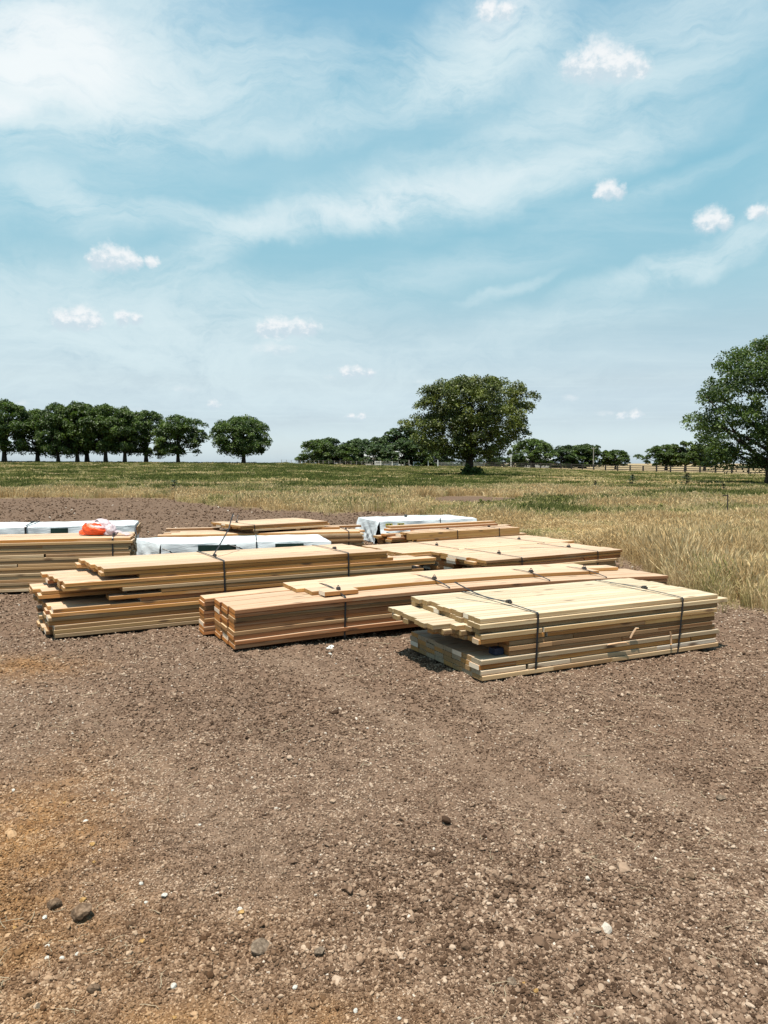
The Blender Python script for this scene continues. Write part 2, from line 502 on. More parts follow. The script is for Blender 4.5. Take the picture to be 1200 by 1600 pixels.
def wood_mat(name, face, edge, end, stain=0.3, grey=0.0):
    face, edge, end = (tuple(q * .64 for q in c_) for c_ in (face, edge, end))
    "sawn lumber: planed faces, rougher redder edges, dark end grain; varies from board to board"
    m_, t = new_mat(name)
    tcn = t.n('ShaderNodeTexCoord')
    oi = t.n('ShaderNodeObjectInfo')
    rnd = oi.outputs['Random']
    off = t.n('ShaderNodeCombineXYZ', {0: t.m('MULTIPLY', rnd, 37.0), 1: t.m('MULTIPLY', rnd, 91.0), 2: t.m('MULTIPLY', rnd, 53.0)})
    co = t.vm('ADD', tcn.outputs['Object'], off.outputs[0])
    nrm = t.n('ShaderNodeSeparateXYZ', {0: tcn.outputs['Normal']})
    ax, ay = t.m('ABSOLUTE', nrm.outputs[0]), t.m('ABSOLUTE', nrm.outputs[1])
    g1 = t.noise(t.mapping(co, scale=(0.9, 30, 30)), 1.0, 4, 0.6, 1.2)
    g2 = t.noise(t.mapping(co, scale=(0.35, 14, 14)), 1.0, 3, 0.5, 0.5)
    g3 = t.noise(t.mapping(co, scale=(5, 160, 160)), 1.0, 3, 0.7)
    pl = t.noise(co, 2.3, 3, 0.5)
    vor = t.n('ShaderNodeTexVoronoi', {'Vector': t.mapping(co, scale=(2.2, 9, 9)), 'Scale': 1.0}, feature='F1')
    knot = t.mr(vor.outputs['Distance'], 0.07, 0.19, 1.0, 0.0)
    tone = t.m('ADD', t.m('MULTIPLY', rnd, t.mr(ay, 0.4, 0.8, 0.26, 0.62)), t.mr(ay, 0.4, 0.8, 0.88, 0.66))
    rn2 = t.m('FRACT', t.m('MULTIPLY', rnd, 7.31))
    ec = lambda a, b_, c_: tuple(min(1, q * f) for q, f in zip(edge, (a, b_, c_)))
    edgec = t.ramp(rn2, [(0.0, ec(1.15, 1.3, 1.6)), (0.14, ec(1, 1, 1)), (0.35, ec(.85, .70, .55)), (0.5, ec(1.05, 1.1, 1.2)), (0.66, ec(.55, .42, .34)), (0.8, ec(1, .95, .8)), (1.0, ec(.72, .55, .42))])
    base = t.mix(t.mr(ay, 0.4, 0.8, 0, 1), face, edgec)
    side = t.mr(ay, 0.4, 0.8, 0.0, 1.0)
    base = t.mix(t.mr(g1, 0.40, 0.66, 0.0, t.m('MULTIPLY_ADD', side, 0.38, 0.34)), base, tuple(q * f for q, f in zip(edge, (0.62, 0.48, 0.36))))
    lt = t.noise(t.mapping(co, (9, 3, 1), (0, 0, 0), (0.9, 30, 30)), 1.0, 3, 0.6, 0.8)
    base = t.mix(t.m('MULTIPLY', t.mr(lt, 0.52, 0.68, 0.0, 0.5), side), base, tuple(min(1, q * f) for q, f in zip(face, (0.98, 0.93, 0.85))))
    base = t.mix(t.mr(g2, 0.45, 0.75, 0.0, 0.30), base, tuple(q * f for q, f in zip(face, (0.85, 0.72, 0.56))))
    base = t.mix(t.mr(g3, 0.55, 0.8, 0.0, t.mr(ay, 0.4, 0.8, 0.15, 0.5)), base, (0.15, 0.085, 0.04))
    base = t.mix(t.mr(pl, 0.56, 0.72, 0.0, stain), base, (0.20, 0.145, 0.10))
    if grey: base = t.mix(t.mr(pl, 0.3, 0.6, grey * 0.5, grey), base, (0.42, 0.32, 0.23))
    base = t.mix(t.m('MULTIPLY', knot, 0.85), base, (0.10, 0.05, 0.025))
    vo2 = t.n('ShaderNodeTexVoronoi', {'Vector': t.mapping(co, (3, 1, 2), (0, 0, 0), (1.1, 5, 5)), 'Scale': 1.0}, feature='F1')
    base = t.mix(t.mr(vo2.outputs['Distance'], 0.03, 0.085, 0.8, 0.0), base, (0.07, 0.035, 0.02))
    base = t.mix(1.0, base, t.n('ShaderNodeCombineColor', {0: tone, 1: tone, 2: tone}).outputs[0], 'MULTIPLY')
    # end grain
    eg = t.noise(t.mapping(co, scale=(1, 60, 60)), 1.0, 4, 0.7, 2.0)
    endc = t.mix(t.mr(eg, 0.35, 0.65, 0, 1), tuple(q * 0.66 for q in end), tuple(q * 1.15 for q in end))
    endc = t.mix(t.mr(rn2, 0.86, 0.88, 0, 0.65), endc, (0.72, 0.66, 0.56))
    base = t.mix(t.mr(ax, 0.6, 0.8, 0, 1), base, endc)
    hgt = t.m('ADD', t.m('MULTIPLY', g1, 0.5), t.m('MULTIPLY', g3, 0.5))
    bp = t.n('ShaderNodeBump', {'Strength': 0.35, 'Distance': 0.003, 'Height': hgt})
    b = t.n('ShaderNodeBsdfPrincipled', {'Base Color': base, 'Roughness': 0.68, 'Specular IOR Level': 0.25, 'Normal': bp})
    finish(t, b)
    return m_


M = {}
M['fresh'] = wood_mat('lumber_yellow', (0.64, 0.53, 0.385), (0.62, 0.44, 0.24), (0.42, 0.27, 0.12), 0.10)
M['pink'] = wood_mat('lumber_cream', (0.64, 0.47, 0.335), (0.66, 0.33, 0.10), (0.54, 0.29, 0.10), 0.10)
M['red'] = wood_mat('lumber_red', (0.64, 0.465, 0.32), (0.56, 0.24, 0.10), (0.70, 0.27, 0.07), 0.25)
M['brown'] = wood_mat('lumber_brown', (0.60, 0.43, 0.26), (0.44, 0.25, 0.12), (0.46, 0.22, 0.08), 0.35)
M['grey'] = wood_mat('lumber_weathered', (0.62, 0.52, 0.40), (0.76, 0.60, 0.43), (0.44, 0.35, 0.24), 0.25, 0.18)
M['tan'] = wood_mat('lumber_tan', (0.64, 0.48, 0.345), (0.62, 0.42, 0.225), (0.42, 0.26, 0.12), 0.22)
M['blue'] = simple_mat('blue_paint', (0.008, 0.022, 0.06), 0.5, 0.2)
M['strap'] = simple_mat('strap_black', (0.018, 0.019, 0.022), 0.38, 0.2, 40)
M['steel'] = simple_mat('buckle_metal', (0.10, 0.10, 0.10), 0.4, 0.2, 40, 0.6)


def soil_mat():
    m_, t = new_mat('soil')
    co = t.n('ShaderNodeNewGeometry').outputs['Position']
    grs = t.n('ShaderNodeAttribute', attribute_name='zone', attribute_type='GEOMETRY').outputs['Color']
    trk = t.m('SUBTRACT', 1.0, t.n('ShaderNodeAttribute', attribute_name='zone', attribute_type='GEOMETRY').outputs['Alpha'], clamp=True)
    sp = t.n('ShaderNodeSeparateColor', {0: grs})
    grassy, green, orange_tint = sp.outputs[0], sp.outputs[1], sp.outputs[2]
    yv = t.n('ShaderNodeSeparateXYZ', {0: co}).outputs[1]
    n1 = t.noise(co, 0.7, 5, 0.6)
    n2 = t.noise(co, 14, 5, 0.65)
    n3 = t.noise(co, 70, 4, 0.7)
    c = t.mix(t.mr(n2, 0.3, 0.7, 0, 1), (0.060, 0.036, 0.023), (0.22, 0.145, 0.100))
    c = t.mix(t.mr(n3, 0.35, 0.75, 0, 0.65), c, (0.33, 0.225, 0.160))
    c = t.mix(t.mr(n1, 0.4, 0.65, 0, 0.40), c, (0.16, 0.095, 0.060))
    c = t.mix(t.m('MULTIPLY', trk, 0.32), c, (0.29, 0.205, 0.145))
    c = t.mix(t.m('MULTIPLY', orange_tint, 0.75), c, t.mix(t.mr(n2, 0.35, 0.65, 0, 1), (0.17, 0.078, 0.027), (0.38, 0.20, 0.075)))
    c = t.mix(t.mr(yv, 12.0, 20.0, 0.0, 0.6), c, (0.150, 0.098, 0.066))
    dry = t.mix(t.mr(n2, 0.3, 0.7, 0, 1), (0.24, 0.17, 0.09), (0.46, 0.36, 0.21))
    grn = t.mix(t.mr(n2, 0.3, 0.7, 0, 1), (0.070, 0.070, 0.024), (0.17, 0.17, 0.060))
    g = t.mix(green, dry, grn)
    c = t.mix(grassy, c, g)
    c = t.mix(1.0, c, (0.66, 0.655, 0.665), 'MULTIPLY')
    vr = t.n('ShaderNodeTexVoronoi', {'Vector': co, 'Scale': 55.0}, feature='F1')
    hh = t.m('ADD', t.m('MULTIPLY', vr.outputs['Distance'], -0.8), t.m('MULTIPLY', n3, 0.8))
    bp = t.n('ShaderNodeBump', {'Strength': 0.8, 'Distance': 0.012, 'Height': hh})
    b = t.n('ShaderNodeBsdfPrincipled', {'Base Color': c, 'Roughness': 0.95, 'Specular IOR Level': 0.1, 'Normal': bp})
    finish(t, b)
    return m_


def clod_mat():
    m_, t = new_mat('soil_clods')
    co = t.n('ShaderNodeNewGeometry').outputs['Position']
    tn = t.n('ShaderNodeAttribute', attribute_name='tint', attribute_type='INSTANCER').outputs['Fac']
    cl = t.n('ShaderNodeAttribute', attribute_name='orange_tint', attribute_type='INSTANCER').outputs['Fac']
    n3 = t.noise(co, 60, 4, 0.7)
    c = t.ramp(tn, [(0.0, (0.060, 0.033, 0.019)), (0.25, (0.138, 0.083, 0.052)), (0.55, (0.270, 0.176, 0.119)), (0.86, (0.43, 0.305, 0.215)), (0.965, (0.53, 0.40, 0.30)), (1.0, (0.66, 0.60, 0.52))])
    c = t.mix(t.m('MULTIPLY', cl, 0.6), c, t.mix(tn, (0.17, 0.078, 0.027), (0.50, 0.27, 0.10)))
    c = t.mix(t.mr(n3, 0.35, 0.7, 0.0, 0.45), c, t.mix(0.5, c, (0.06, 0.04, 0.03)))
    c = t.mix(1.0, c, (0.68, 0.685, 0.70), 'MULTIPLY')
    b = t.n('ShaderNodeBsdfPrincipled', {'Base Color': c, 'Roughness': 0.92, 'Specular IOR Level': 0.12})
    t.put(b.inputs['Normal'], t.n('ShaderNodeBump', {'Strength': 0.6, 'Distance': 0.004, 'Height': n3}))
    finish(t, b)
    return m_


def blade_mat(name, stops):
    stops = [(p_, tuple(q * .72 for q in c_)) for p_, c_ in stops]
    m_, t = new_mat(name)
    tn = t.n('ShaderNodeAttribute', attribute_name='tint', attribute_type='INSTANCER').outputs['Fac']
    co = t.n('ShaderNodeNewGeometry').outputs['Position']
    n = t.noise(co, 9.0, 3, 0.6)
    f = t.m('ADD', tn, t.m('MULTIPLY', t.m('SUBTRACT', n, 0.5), 0.45), clamp=True)
    c = t.ramp(f, stops)
    d = t.n('ShaderNodeBsdfDiffuse', {0: c})
    tr = t.n('ShaderNodeBsdfTranslucent', {0: c})
    mx = t.n('ShaderNodeMixShader', {0: 0.35, 1: d, 2: tr})
    finish(t, mx)
    return m_


def leaf_mat(name, dark, light, transl=0.2):
    dark, light = tuple(q * .58 for q in dark), tuple(q * .74 for q in light)
    m_, t = new_mat(name)
    co = t.n('ShaderNodeTexCoord').outputs['Object']
    rnd = t.n('ShaderNodeObjectInfo').outputs['Random']
    n = t.noise(t.vm('ADD', co, t.n('ShaderNodeCombineXYZ', {0: t.m('MULTIPLY', rnd, 50.0)}).outputs[0]), 0.55, 4, 0.65)
    n2 = t.noise(co, 6.0, 2, 0.5)
    f = t.m('ADD', t.mr(n, 0.42, 0.64, 0, 0.7), t.mr(n2, 0.35, 0.65, 0.0, 0.3))
    c = t.mix(f, dark, light)
    d = t.n('ShaderNodeBsdfPrincipled', {'Base Color': c, 'Roughness': 0.5, 'Specular IOR Level': 0.35})
    tr = t.n('ShaderNodeBsdfTranslucent', {0: t.mix(1.0, c, (1.1, 1.3, 0.5), 'MULTIPLY')})
    mx = t.n('ShaderNodeMixShader', {0: transl, 1: d, 2: tr})
    finish(t, mx)
    return m_


M['soil'] = soil_mat()
M['clod'] = clod_mat()
M['grass'] = blade_mat('grass_blades', [(0.0, (0.60, 0.42, 0.21)), (0.20, (0.80, 0.62, 0.37)), (0.42, (0.50, 0.42, 0.19)), (0.60, (0.25, 0.245, 0.085)), (0.85, (0.14, 0.16, 0.048)), (1.0, (0.08, 0.105, 0.030))])
M['leaf'] = leaf_mat('pecan_leaves', (0.030, 0.058, 0.015), (0.14, 0.20, 0.040), 0.3)
M['leaf_olive'] = leaf_mat('olive_leaves', (0.032, 0.050, 0.011), (0.21, 0.235, 0.042))
M['leaf_dark'] = leaf_mat('dark_leaves', (0.026, 0.052, 0.017), (0.095, 0.145, 0.040))
M['leaf_bright'] = leaf_mat('bright_leaves', (0.045, 0.075, 0.012), (0.14, 0.19, 0.03))
M['bark'] = simple_mat('bark', (0.055, 0.043, 0.033), 0.95, 0.45, 3, bump=0.6)
M['rail'] = simple_mat('fence_wood_dark', (0.060, 0.048, 0.040), 0.9, 0.3, 2)
M['rail_grey'] = simple_mat('fence_wood_grey', (0.36, 0.33, 0.30), 0.9, 0.2, 2)
M['white_paint'] = simple_mat('white_paint', (0.78, 0.77, 0.74), 0.6, 0.06, 2)
M['weed'] = simple_mat('weed_leaves', (0.040, 0.060, 0.022), 0.7, 0.4, 8)

# ------------------------------------------------------------ ground: one sheet to the horizon
def build_ground():
    # radii follow a constant step in the view's angle, so that relief is finest near the photographer
    rr = [0.3, 0.8, 1.2, 1.5]
    r_ = 1.7
    while r_ < 45:
        rr.append(r_)
        r_ += max(0.006, r_ * r_ / 1920 * 1.9)
    while r_ < 9000:
        rr.append(r_)
        r_ *= 1.05
    rr = np.array(rr)
    fine = np.linspace(-0.66, 0.66, 760)
    rest = np.linspace(0.66, 2 * math.pi - 0.66, 90)[1:-1]
    th = np.concatenate([fine, rest])
    A, B = np.meshgrid(th, rr)
    x, y = B * np.sin(A), B * np.cos(A)
    z, tr = height(x, y)
    nr, na = x.shape
    v = np.stack([x, y, z], -1).reshape(-1, 3)
    idx = np.arange(nr * na).reshape(nr, na)
    nxt = np.roll(idx, -1, axis=1)
    f = np.stack([idx[:-1], nxt[:-1], nxt[1:], idx[1:]], -1).reshape(-1, 4)
    me = np_mesh('ground', v, f, M['soil'], True)
    bd = boundary(x, y) + 2.2 * (fbm(x * 0.6, y * 0.6, 3, 71) - 0.5) * np.clip(y / 14, 0.3, 2)
    grassy = sst(y, 0, 1) * sst(y - bd, -0.5, 0.8)
    grassy = np.where((y < 0) | bare(x, y), 0, grassy)
    gr = greenness(x, y)
    orange_tint = np.clip(orange_map(x, y), 0, 1)
    col = np.stack([grassy, gr, orange_tint, 1 - tr], -1).reshape(-1, 4).astype(np.float32)
    at_ = me.color_attributes.new('zone', 'FLOAT_COLOR', 'POINT')
    at_.data.foreach_set('color', col.ravel())
    o = link('ground', me)
    tag(o, kind='structure')


def orange_map(x, y):  # soft patches where the soil colour turns orange, strongest at the near left
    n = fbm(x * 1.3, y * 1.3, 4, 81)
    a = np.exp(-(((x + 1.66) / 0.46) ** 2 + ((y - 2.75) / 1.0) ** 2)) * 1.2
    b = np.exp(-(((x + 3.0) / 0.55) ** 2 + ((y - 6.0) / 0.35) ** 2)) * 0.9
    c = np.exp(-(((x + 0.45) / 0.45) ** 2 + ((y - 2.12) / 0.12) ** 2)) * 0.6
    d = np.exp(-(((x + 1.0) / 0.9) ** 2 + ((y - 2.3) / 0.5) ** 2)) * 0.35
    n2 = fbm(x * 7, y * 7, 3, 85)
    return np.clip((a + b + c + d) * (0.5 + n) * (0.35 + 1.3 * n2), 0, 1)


build_ground()

# ------------------------------------------------------------ scatter with geometry nodes
LIB = {}


def lib_collection(name, meshes):
    c = bpy.data.collections.new(name)
    for i, me in enumerate(meshes):
        o = bpy.data.objects.new('%s_%02d' % (name, i), me)
        c.objects.link(o)
    return c


def scatter(name, P, rot, scl, idx, attrs, coll):
    me = bpy.data.meshes.new(name)
    me.vertices.add(len(P))
    me.vertices.foreach_set('co', np.asarray(P, np.float32).ravel())
    a = me.attributes.new('rot', 'FLOAT_VECTOR', 'POINT'); a.data.foreach_set('vector', np.asarray(rot, np.float32).ravel())
    a = me.attributes.new('scl', 'FLOAT_VECTOR', 'POINT'); a.data.foreach_set('vector', np.asarray(scl, np.float32).ravel())
    a = me.attributes.new('idx', 'INT', 'POINT'); a.data.foreach_set('value', np.asarray(idx, np.int32))
    for k_, v in attrs.items():
        a = me.attributes.new(k_, 'FLOAT', 'POINT'); a.data.foreach_set('value', np.asarray(v, np.float32))
    o = link(name, me)
    g = bpy.data.node_groups.new(name + '_nodes', 'GeometryNodeTree')
    g.interface.new_socket('Geometry', in_out='INPUT', socket_type='NodeSocketGeometry')
    g.interface.new_socket('Geometry', in_out='OUTPUT', socket_type='NodeSocketGeometry')
    gi, go = g.nodes.new('NodeGroupInput'), g.nodes.new('NodeGroupOutput')
    ci = g.nodes.new('GeometryNodeCollectionInfo')
    ci.inputs['Collection'].default_value = coll
    ci.inputs['Separate Children'].default_value = True
    ci.inputs['Reset Children'].default_value = True
    ip = g.nodes.new('GeometryNodeInstanceOnPoints')
    ip.inputs['Pick Instance'].default_value = True

    def named(nm, ty):
        q = g.nodes.new('GeometryNodeInputNamedAttribute')
        q.data_type = ty
        q.inputs[0].default_value = nm
        return [s_ for s_ in q.outputs if s_.enabled and s_.name == 'Attribute'][0]
    L = g.links.new
    L(gi.outputs[0], ip.inputs['Points'])
    L(ci.outputs[0], ip.inputs['Instance'])
    L(named('idx', 'INT'), ip.inputs['Instance Index'])
    L(named('rot', 'FLOAT_VECTOR'), ip.inputs['Rotation'])
    L(named('scl', 'FLOAT_VECTOR'), ip.inputs['Scale'])
    L(ip.outputs[0], go.inputs[0])
    md = o.modifiers.new('scatter', 'NODES')
    md.node_group = g
    return o


def clod_mesh(seed, sub=2, flat=0.7, spiky=0.35):
    bm = bmesh.new()
    bmesh.ops.create_icosphere(bm, subdivisions=sub, radius=1)
    rg = random.Random(seed)
    # cut by a few planes for a broken, angular look
    for _ in range(9):
        n = Vector((rg.gauss(0, 1), rg.gauss(0, 1), rg.gauss(0, 1))).normalized()
        d = rg.uniform(0.55, 0.85)
        for v in bm.verts:
            q = v.co.dot(n) - d
            if q > 0: v.co -= n * q * 0.92
    for v in bm.verts:
        v.co *= 1 + rg.uniform(-spiky, spiky) * 0.25
        v.co.z *= flat
        v.co.x *= 1.1
    me = bpy.data.meshes.new('clod')
    bm.to_mesh(me)
    bm.free()
    me.materials.append(M['clod'])
    return me


RG = np.random.default_rng(7)


def build_clods():
    coll = lib_collection('clod_library', [clod_mesh(i, 2 if i < 5 else 1, 0.62 + 0.05 * (i % 4)) for i in range(9)])
    # density follows the view's own resolution: many near, thinning with distance
    N = 360000
    v = 40 + (1000 - 40) * RG.random(N) ** 0.82
    d = 1920 / v
    t = RG.uniform(-0.72, 0.72, N)
    y = d
    x = t * np.maximum(d, 1.0)
    bd = boundary(x, y)
    keep = (y < bd + 0.7 + RG.random(N) * 1.5)
    x, y = x[keep], y[keep]
    z, tr = height(x, y)
    k2 = RG.random(len(x)) > 0.28 * tr
    x, y, z, tr = x[k2], y[k2], z[k2], tr[k2]
    n = len(x)
    px = y / 1200
    lump = fbm(x * 1.1, y * 1.1, 3, 91)
    size = RG.lognormal(0, 0.42, n) * 0.0034 * (0.65 + 0.75 * lump) * (1 - 0.35 * tr)
    size = np.maximum(size, px * 1.25 * RG.uniform(0.6, 1.5, n))
    big = RG.random(n) < 0.003
    size = np.where(big, size * RG.uniform(1.6, 2.8, n), size)
    size = np.minimum(size, 0.035)
    P = np.stack([x, y, z + size * 0.34], -1)
    rot = np.stack([RG.normal(0, .35, n), RG.normal(0, .35, n), RG.uniform(0, 6.28, n)], -1)
    scl = size[:, None] * RG.uniform(0.75, 1.3, (n, 3))
    tint = np.clip(0.06 * tr + 0.49 + (fbm(x * 16, y * 16, 2, 97) - 0.5) * 0.55 + (fbm(x * 4, y * 4, 2, 98) - 0.5) * 0.25 + RG.normal(0, 0.27, n) * (1 - 0.6 * sst(y, 10, 20)) + (fbm(x * 0.8, y * 0.8, 3, 95) - 0.5) * 0.6 - 0.16 * sst(y, 12, 22), 0, 0.95)
    tint = np.where(RG.random(n) < 0.004, 0.99, tint)
    small = size < 0.006
    idx = np.where(small, RG.integers(5, 9, n), RG.integers(0, 5, n))
    o = scatter('soil_clods', P, rot, scl, idx, {'tint': tint, 'orange_tint': orange_map(x, y)}, coll)
    tag(o, 'loose brown soil clods and gravel covering the bare ground', 'gravel', kind='stuff')


build_clods()


def straw_litter():
    # pale roots and straw bits lying on the soil
    meshes = []
    for s_ in range(5):
        rg = random.Random(s_ + 40)
        mb = MB()
        p = Vector((0, 0, 0))
        a = rg.uniform(0, 6.28)
        pts = [p.copy()]
        for i in range(4):
            a += rg.gauss(0, 0.55)
            p = p + Vector((math.cos(a), math.sin(a), rg.uniform(-0.05, 0.12))) * 0.25
            pts.append(p.copy())
        mb.tube(pts, [0.014, 0.017, 0.014, 0.011, 0.006], 4)
        meshes.append(mb.mesh('straw_bit', M['straw']))
    coll = lib_collection('straw_library', meshes)
    N = 1500
    v = 150 + 850 * RG.random(N)
    y = 1920 / v
    x = RG.uniform(-0.7, 0.7, N) * y
    clump = fbm(x * 1.6, y * 1.6, 3, 133)
    keep = (y < boundary(x, y) + 1) & (clump > 0.5 + RG.random(N) * 0.12)
    x, y = x[keep], y[keep]
    n = len(x)
    z, _ = height(x, y)
    s1 = RG.uniform(0.03, 0.075, n) * np.clip(y / 3, 1, 2)
    o = scatter('straw_litter', np.stack([x, y, z + 0.008], -1), np.stack([RG.normal(0, .1, n), RG.normal(0, .1, n), RG.uniform(0, 6.28, n)], -1),
                np.stack([s1, s1, s1], -1), RG.integers(0, 5, n), {'tint': RG.random(n)}, coll)
    tag(o, 'pale straw and root bits littering the bare soil', 'straw', kind='stuff')


M['straw'] = simple_mat('straw', (0.46, 0.37, 0.25), 0.8, 0.25, 20)
straw_litter()

# ------------------------------------------------------------ grass
def clump_mesh(name, seed, nb, spread, h, wdt, lean, head=False, mat=None):
    rg = random.Random(seed)
    vs, fs = [], []
    for _ in range(nb):
        a, r_ = rg.uniform(0, 6.28), spread * math.sqrt(rg.random())
        bx, by = r_ * math.cos(a), r_ * math.sin(a)
        hh = h * rg.uniform(0.55, 1.15)
        la = rg.uniform(0, 6.28)
        ll = abs(rg.gauss(0, lean)) * hh
        fa = rg.uniform(0, 3.14)
        wx, wy = math.cos(fa) * wdt * rg.uniform(0.6, 1.3), math.sin(fa) * wdt
        b = len(vs)
        p1 = (bx + math.cos(la) * ll * 0.3, by + math.sin(la) * ll * 0.3, hh * 0.55)
        p2 = (bx + math.cos(la) * ll, by + math.sin(la) * ll, hh)
        vs += [(bx - wx, by - wy, -0.02), (bx + wx, by + wy, -0.02), (p1[0] + wx * .8, p1[1] + wy * .8, p1[2]), (p1[0] - wx * .8, p1[1] - wy * .8, p1[2]), p2]
        fs += [(b, b + 1, b + 2), (b, b + 2, b + 3), (b + 3, b + 2, b + 4)]
        if head:
            b = len(vs)
            q = Vector(p2)
            q0 = Vector(p1).lerp(q, 0.6)
            wv_ = Vector((wx, wy, 0)) * 1.9
            vs += [tuple(q0), tuple(q0.lerp(q, .5) + wv_), tuple(q + (q - q0) * .35), tuple(q0.lerp(q, .5) - wv_)]
            fs += [(b, b + 1, b + 2), (b, b + 2, b + 3)]
    me = bpy.data.meshes.new(name)
    me.from_pydata(vs, [], fs)
    me.materials.append(mat or M['grass'])
    return me


def build_grass():
    near = [clump_mesh('grass_near', 100 + i, 28, 0.12, 0.40, 0.0040, 0.36, True) for i in range(6)]
    mid = [clump_mesh('grass_mid', 200 + i, 34, 0.32, 0.36, 0.009, 0.30, True) for i in range(5)]
    far = [clump_mesh('grass_far', 300 + i, 44, 0.75, 0.34, 0.030, 0.35, False) for i in range(5)]
    coll = lib_collection('grass_library', near + mid + far)
    X, Y, S, I = [], [], [], []

    def zone(N, y0, y1, lo, n_, xs=0.72, pw=1.0):
        u = RG.random(N)
        y = y0 + (y1 - y0) * u ** pw
        t = RG.uniform(-xs, xs, N)
        x = t * y
        bd = boundary(x, y) + 2.2 * (fbm(x * 0.6, y * 0.6, 3, 71) - 0.5) * np.clip(y / 14, 0.3, 2)
        D = np.interp(x / y, FT, FD)
        inside = y - bd
        # the lane of thin trodden grass behind the stacks on the right
        keep = (inside > 0) | ((inside > -1.0) & (RG.random(N) < 0.08))
        keep &= (y < D + 4) & ~bare(x, y)
        X.append(x[keep]); Y.append(y[keep])
        ins = inside[keep]
        nn = keep.sum()
        s_ = RG.uniform(0.75, 1.25, nn)
        S.append(s_ * (0.45 + 0.55 * sst(ins, -0.5, 1.0)))
        I.append(lo + RG.integers(0, n_, nn))
    zone(26000, 7, 24, 0, 6, 0.85, 0.8)
    zone(30000, 14, 52, 6, 5, 0.75, 0.75)
    zone(30000, 36, 240, 11, 5, 0.72, 0.9)
    x, y, s_, idx = map(np.concatenate, (X, Y, S, I))
    n = len(x)
    z, _ = height(x, y)
    g = greenness(x, y)
    t = x / y
    hmap = 0.38 + 0.80 * fbm(x * 0.6, y * 0.6, 3, 141)
    # trodden short strip behind the stacks, right
    short = np.exp(-((t - 0.26) / 0.12) ** 2) * np.exp(-((y - 17.5) / 2.6) ** 2)
    hmap = hmap * (1 - 0.72 * short)
    hmap = hmap * (1 - 0.45 * sst(y, 36, 60))
    hmap = hmap * (1 - 0.6 * np.exp(-((t - 0.11) / 0.09) ** 2) * np.exp(-((y - 27.5) / 3.5) ** 2))
    hmap = hmap * np.where((y < 13) & (t > 0.3), 1.25, 1.0)
    sz = s_ * hmap
    tint = np.clip(g + RG.normal(0, 0.17, n) + (fbm(x * 1.4, y * 0.9, 3, 171) - .5) * 0.75, 0, 1)
    scl = np.stack([s_, s_, sz], -1)
    rot = np.stack([RG.normal(0, .08, n), RG.normal(0, .08, n), RG.uniform(0, 6.28, n)], -1)
    o = scatter('meadow_grass', np.stack([x, y, z - 0.01], -1), rot, scl, idx, {'tint': tint}, coll)
    tag(o, 'straw coloured and green meadow grass behind the lumber', 'grass', kind='stuff')
    # leafy weeds in the meadow
    wm = []
    for i in range(4):
        rg = random.Random(500 + i)
        vs, fs = [], []
        for k_ in range(70):
            hgt = rg.random()
            a = rg.uniform(0, 6.28)
            r_ = 0.26 * (1.1 - hgt) * rg.uniform(0.3, 1)
            c = Vector((r_ * math.cos(a), r_ * math.sin(a), 0.05 + 0.6 * hgt))
            d1 = Vector((rg.gauss(0, 1), rg.gauss(0, 1), rg.gauss(0, .5))).normalized() * 0.055
            d2 = Vector((rg.gauss(0, 1), rg.gauss(0, 1), rg.gauss(0, .5))).normalized() * 0.035
            b = len(vs)
            vs += [tuple(c - d1), tuple(c + d2), tuple(c + d1), tuple(c - d2)]
            fs += [(b, b + 1, b + 2), (b, b + 2, b + 3)]
        me = bpy.data.meshes.new('weed')
        me.from_pydata(vs, [], fs)
        me.materials.append(M['grass'])
        wm.append(me)
    wc_ = lib_collection('weed_library', wm)
    N = 9000
    y = 20 + 130 * RG.random(N) ** 0.9
    x = RG.uniform(-0.7, 0.7, N) * y
    g = greenness(x, y)
    cl = fbm(x * 0.15, y * 0.3, 3, 151)
    keep = (y > boundary(x, y) + 1) & (g > 0.45) & (cl + RG.random(N) * 0.25 > 0.68) & (y < np.interp(x / y, FT, FD))
    x, y = x[keep], y[keep]
    n = len(x)
    z, _ = height(x, y)
    s1 = RG.uniform(0.35, 0.95, n) * np.clip(1.15 - y / 170, 0.3, 1.0)
    o = scatter('meadow_weeds', np.stack([x, y, z], -1), np.stack([RG.normal(0, .1, n), RG.normal(0, .1, n), RG.uniform(0, 6.28, n)], -1),
                np.stack([s1, s1, s1 * 0.75], -1), RG.integers(0, 4, n), {'tint': np.clip(RG.normal(0.80, 0.14, n), 0.5, 1)}, wc_)
    tag(o, 'leafy green weeds growing through the meadow grass', 'weeds', kind='stuff')


build_grass()

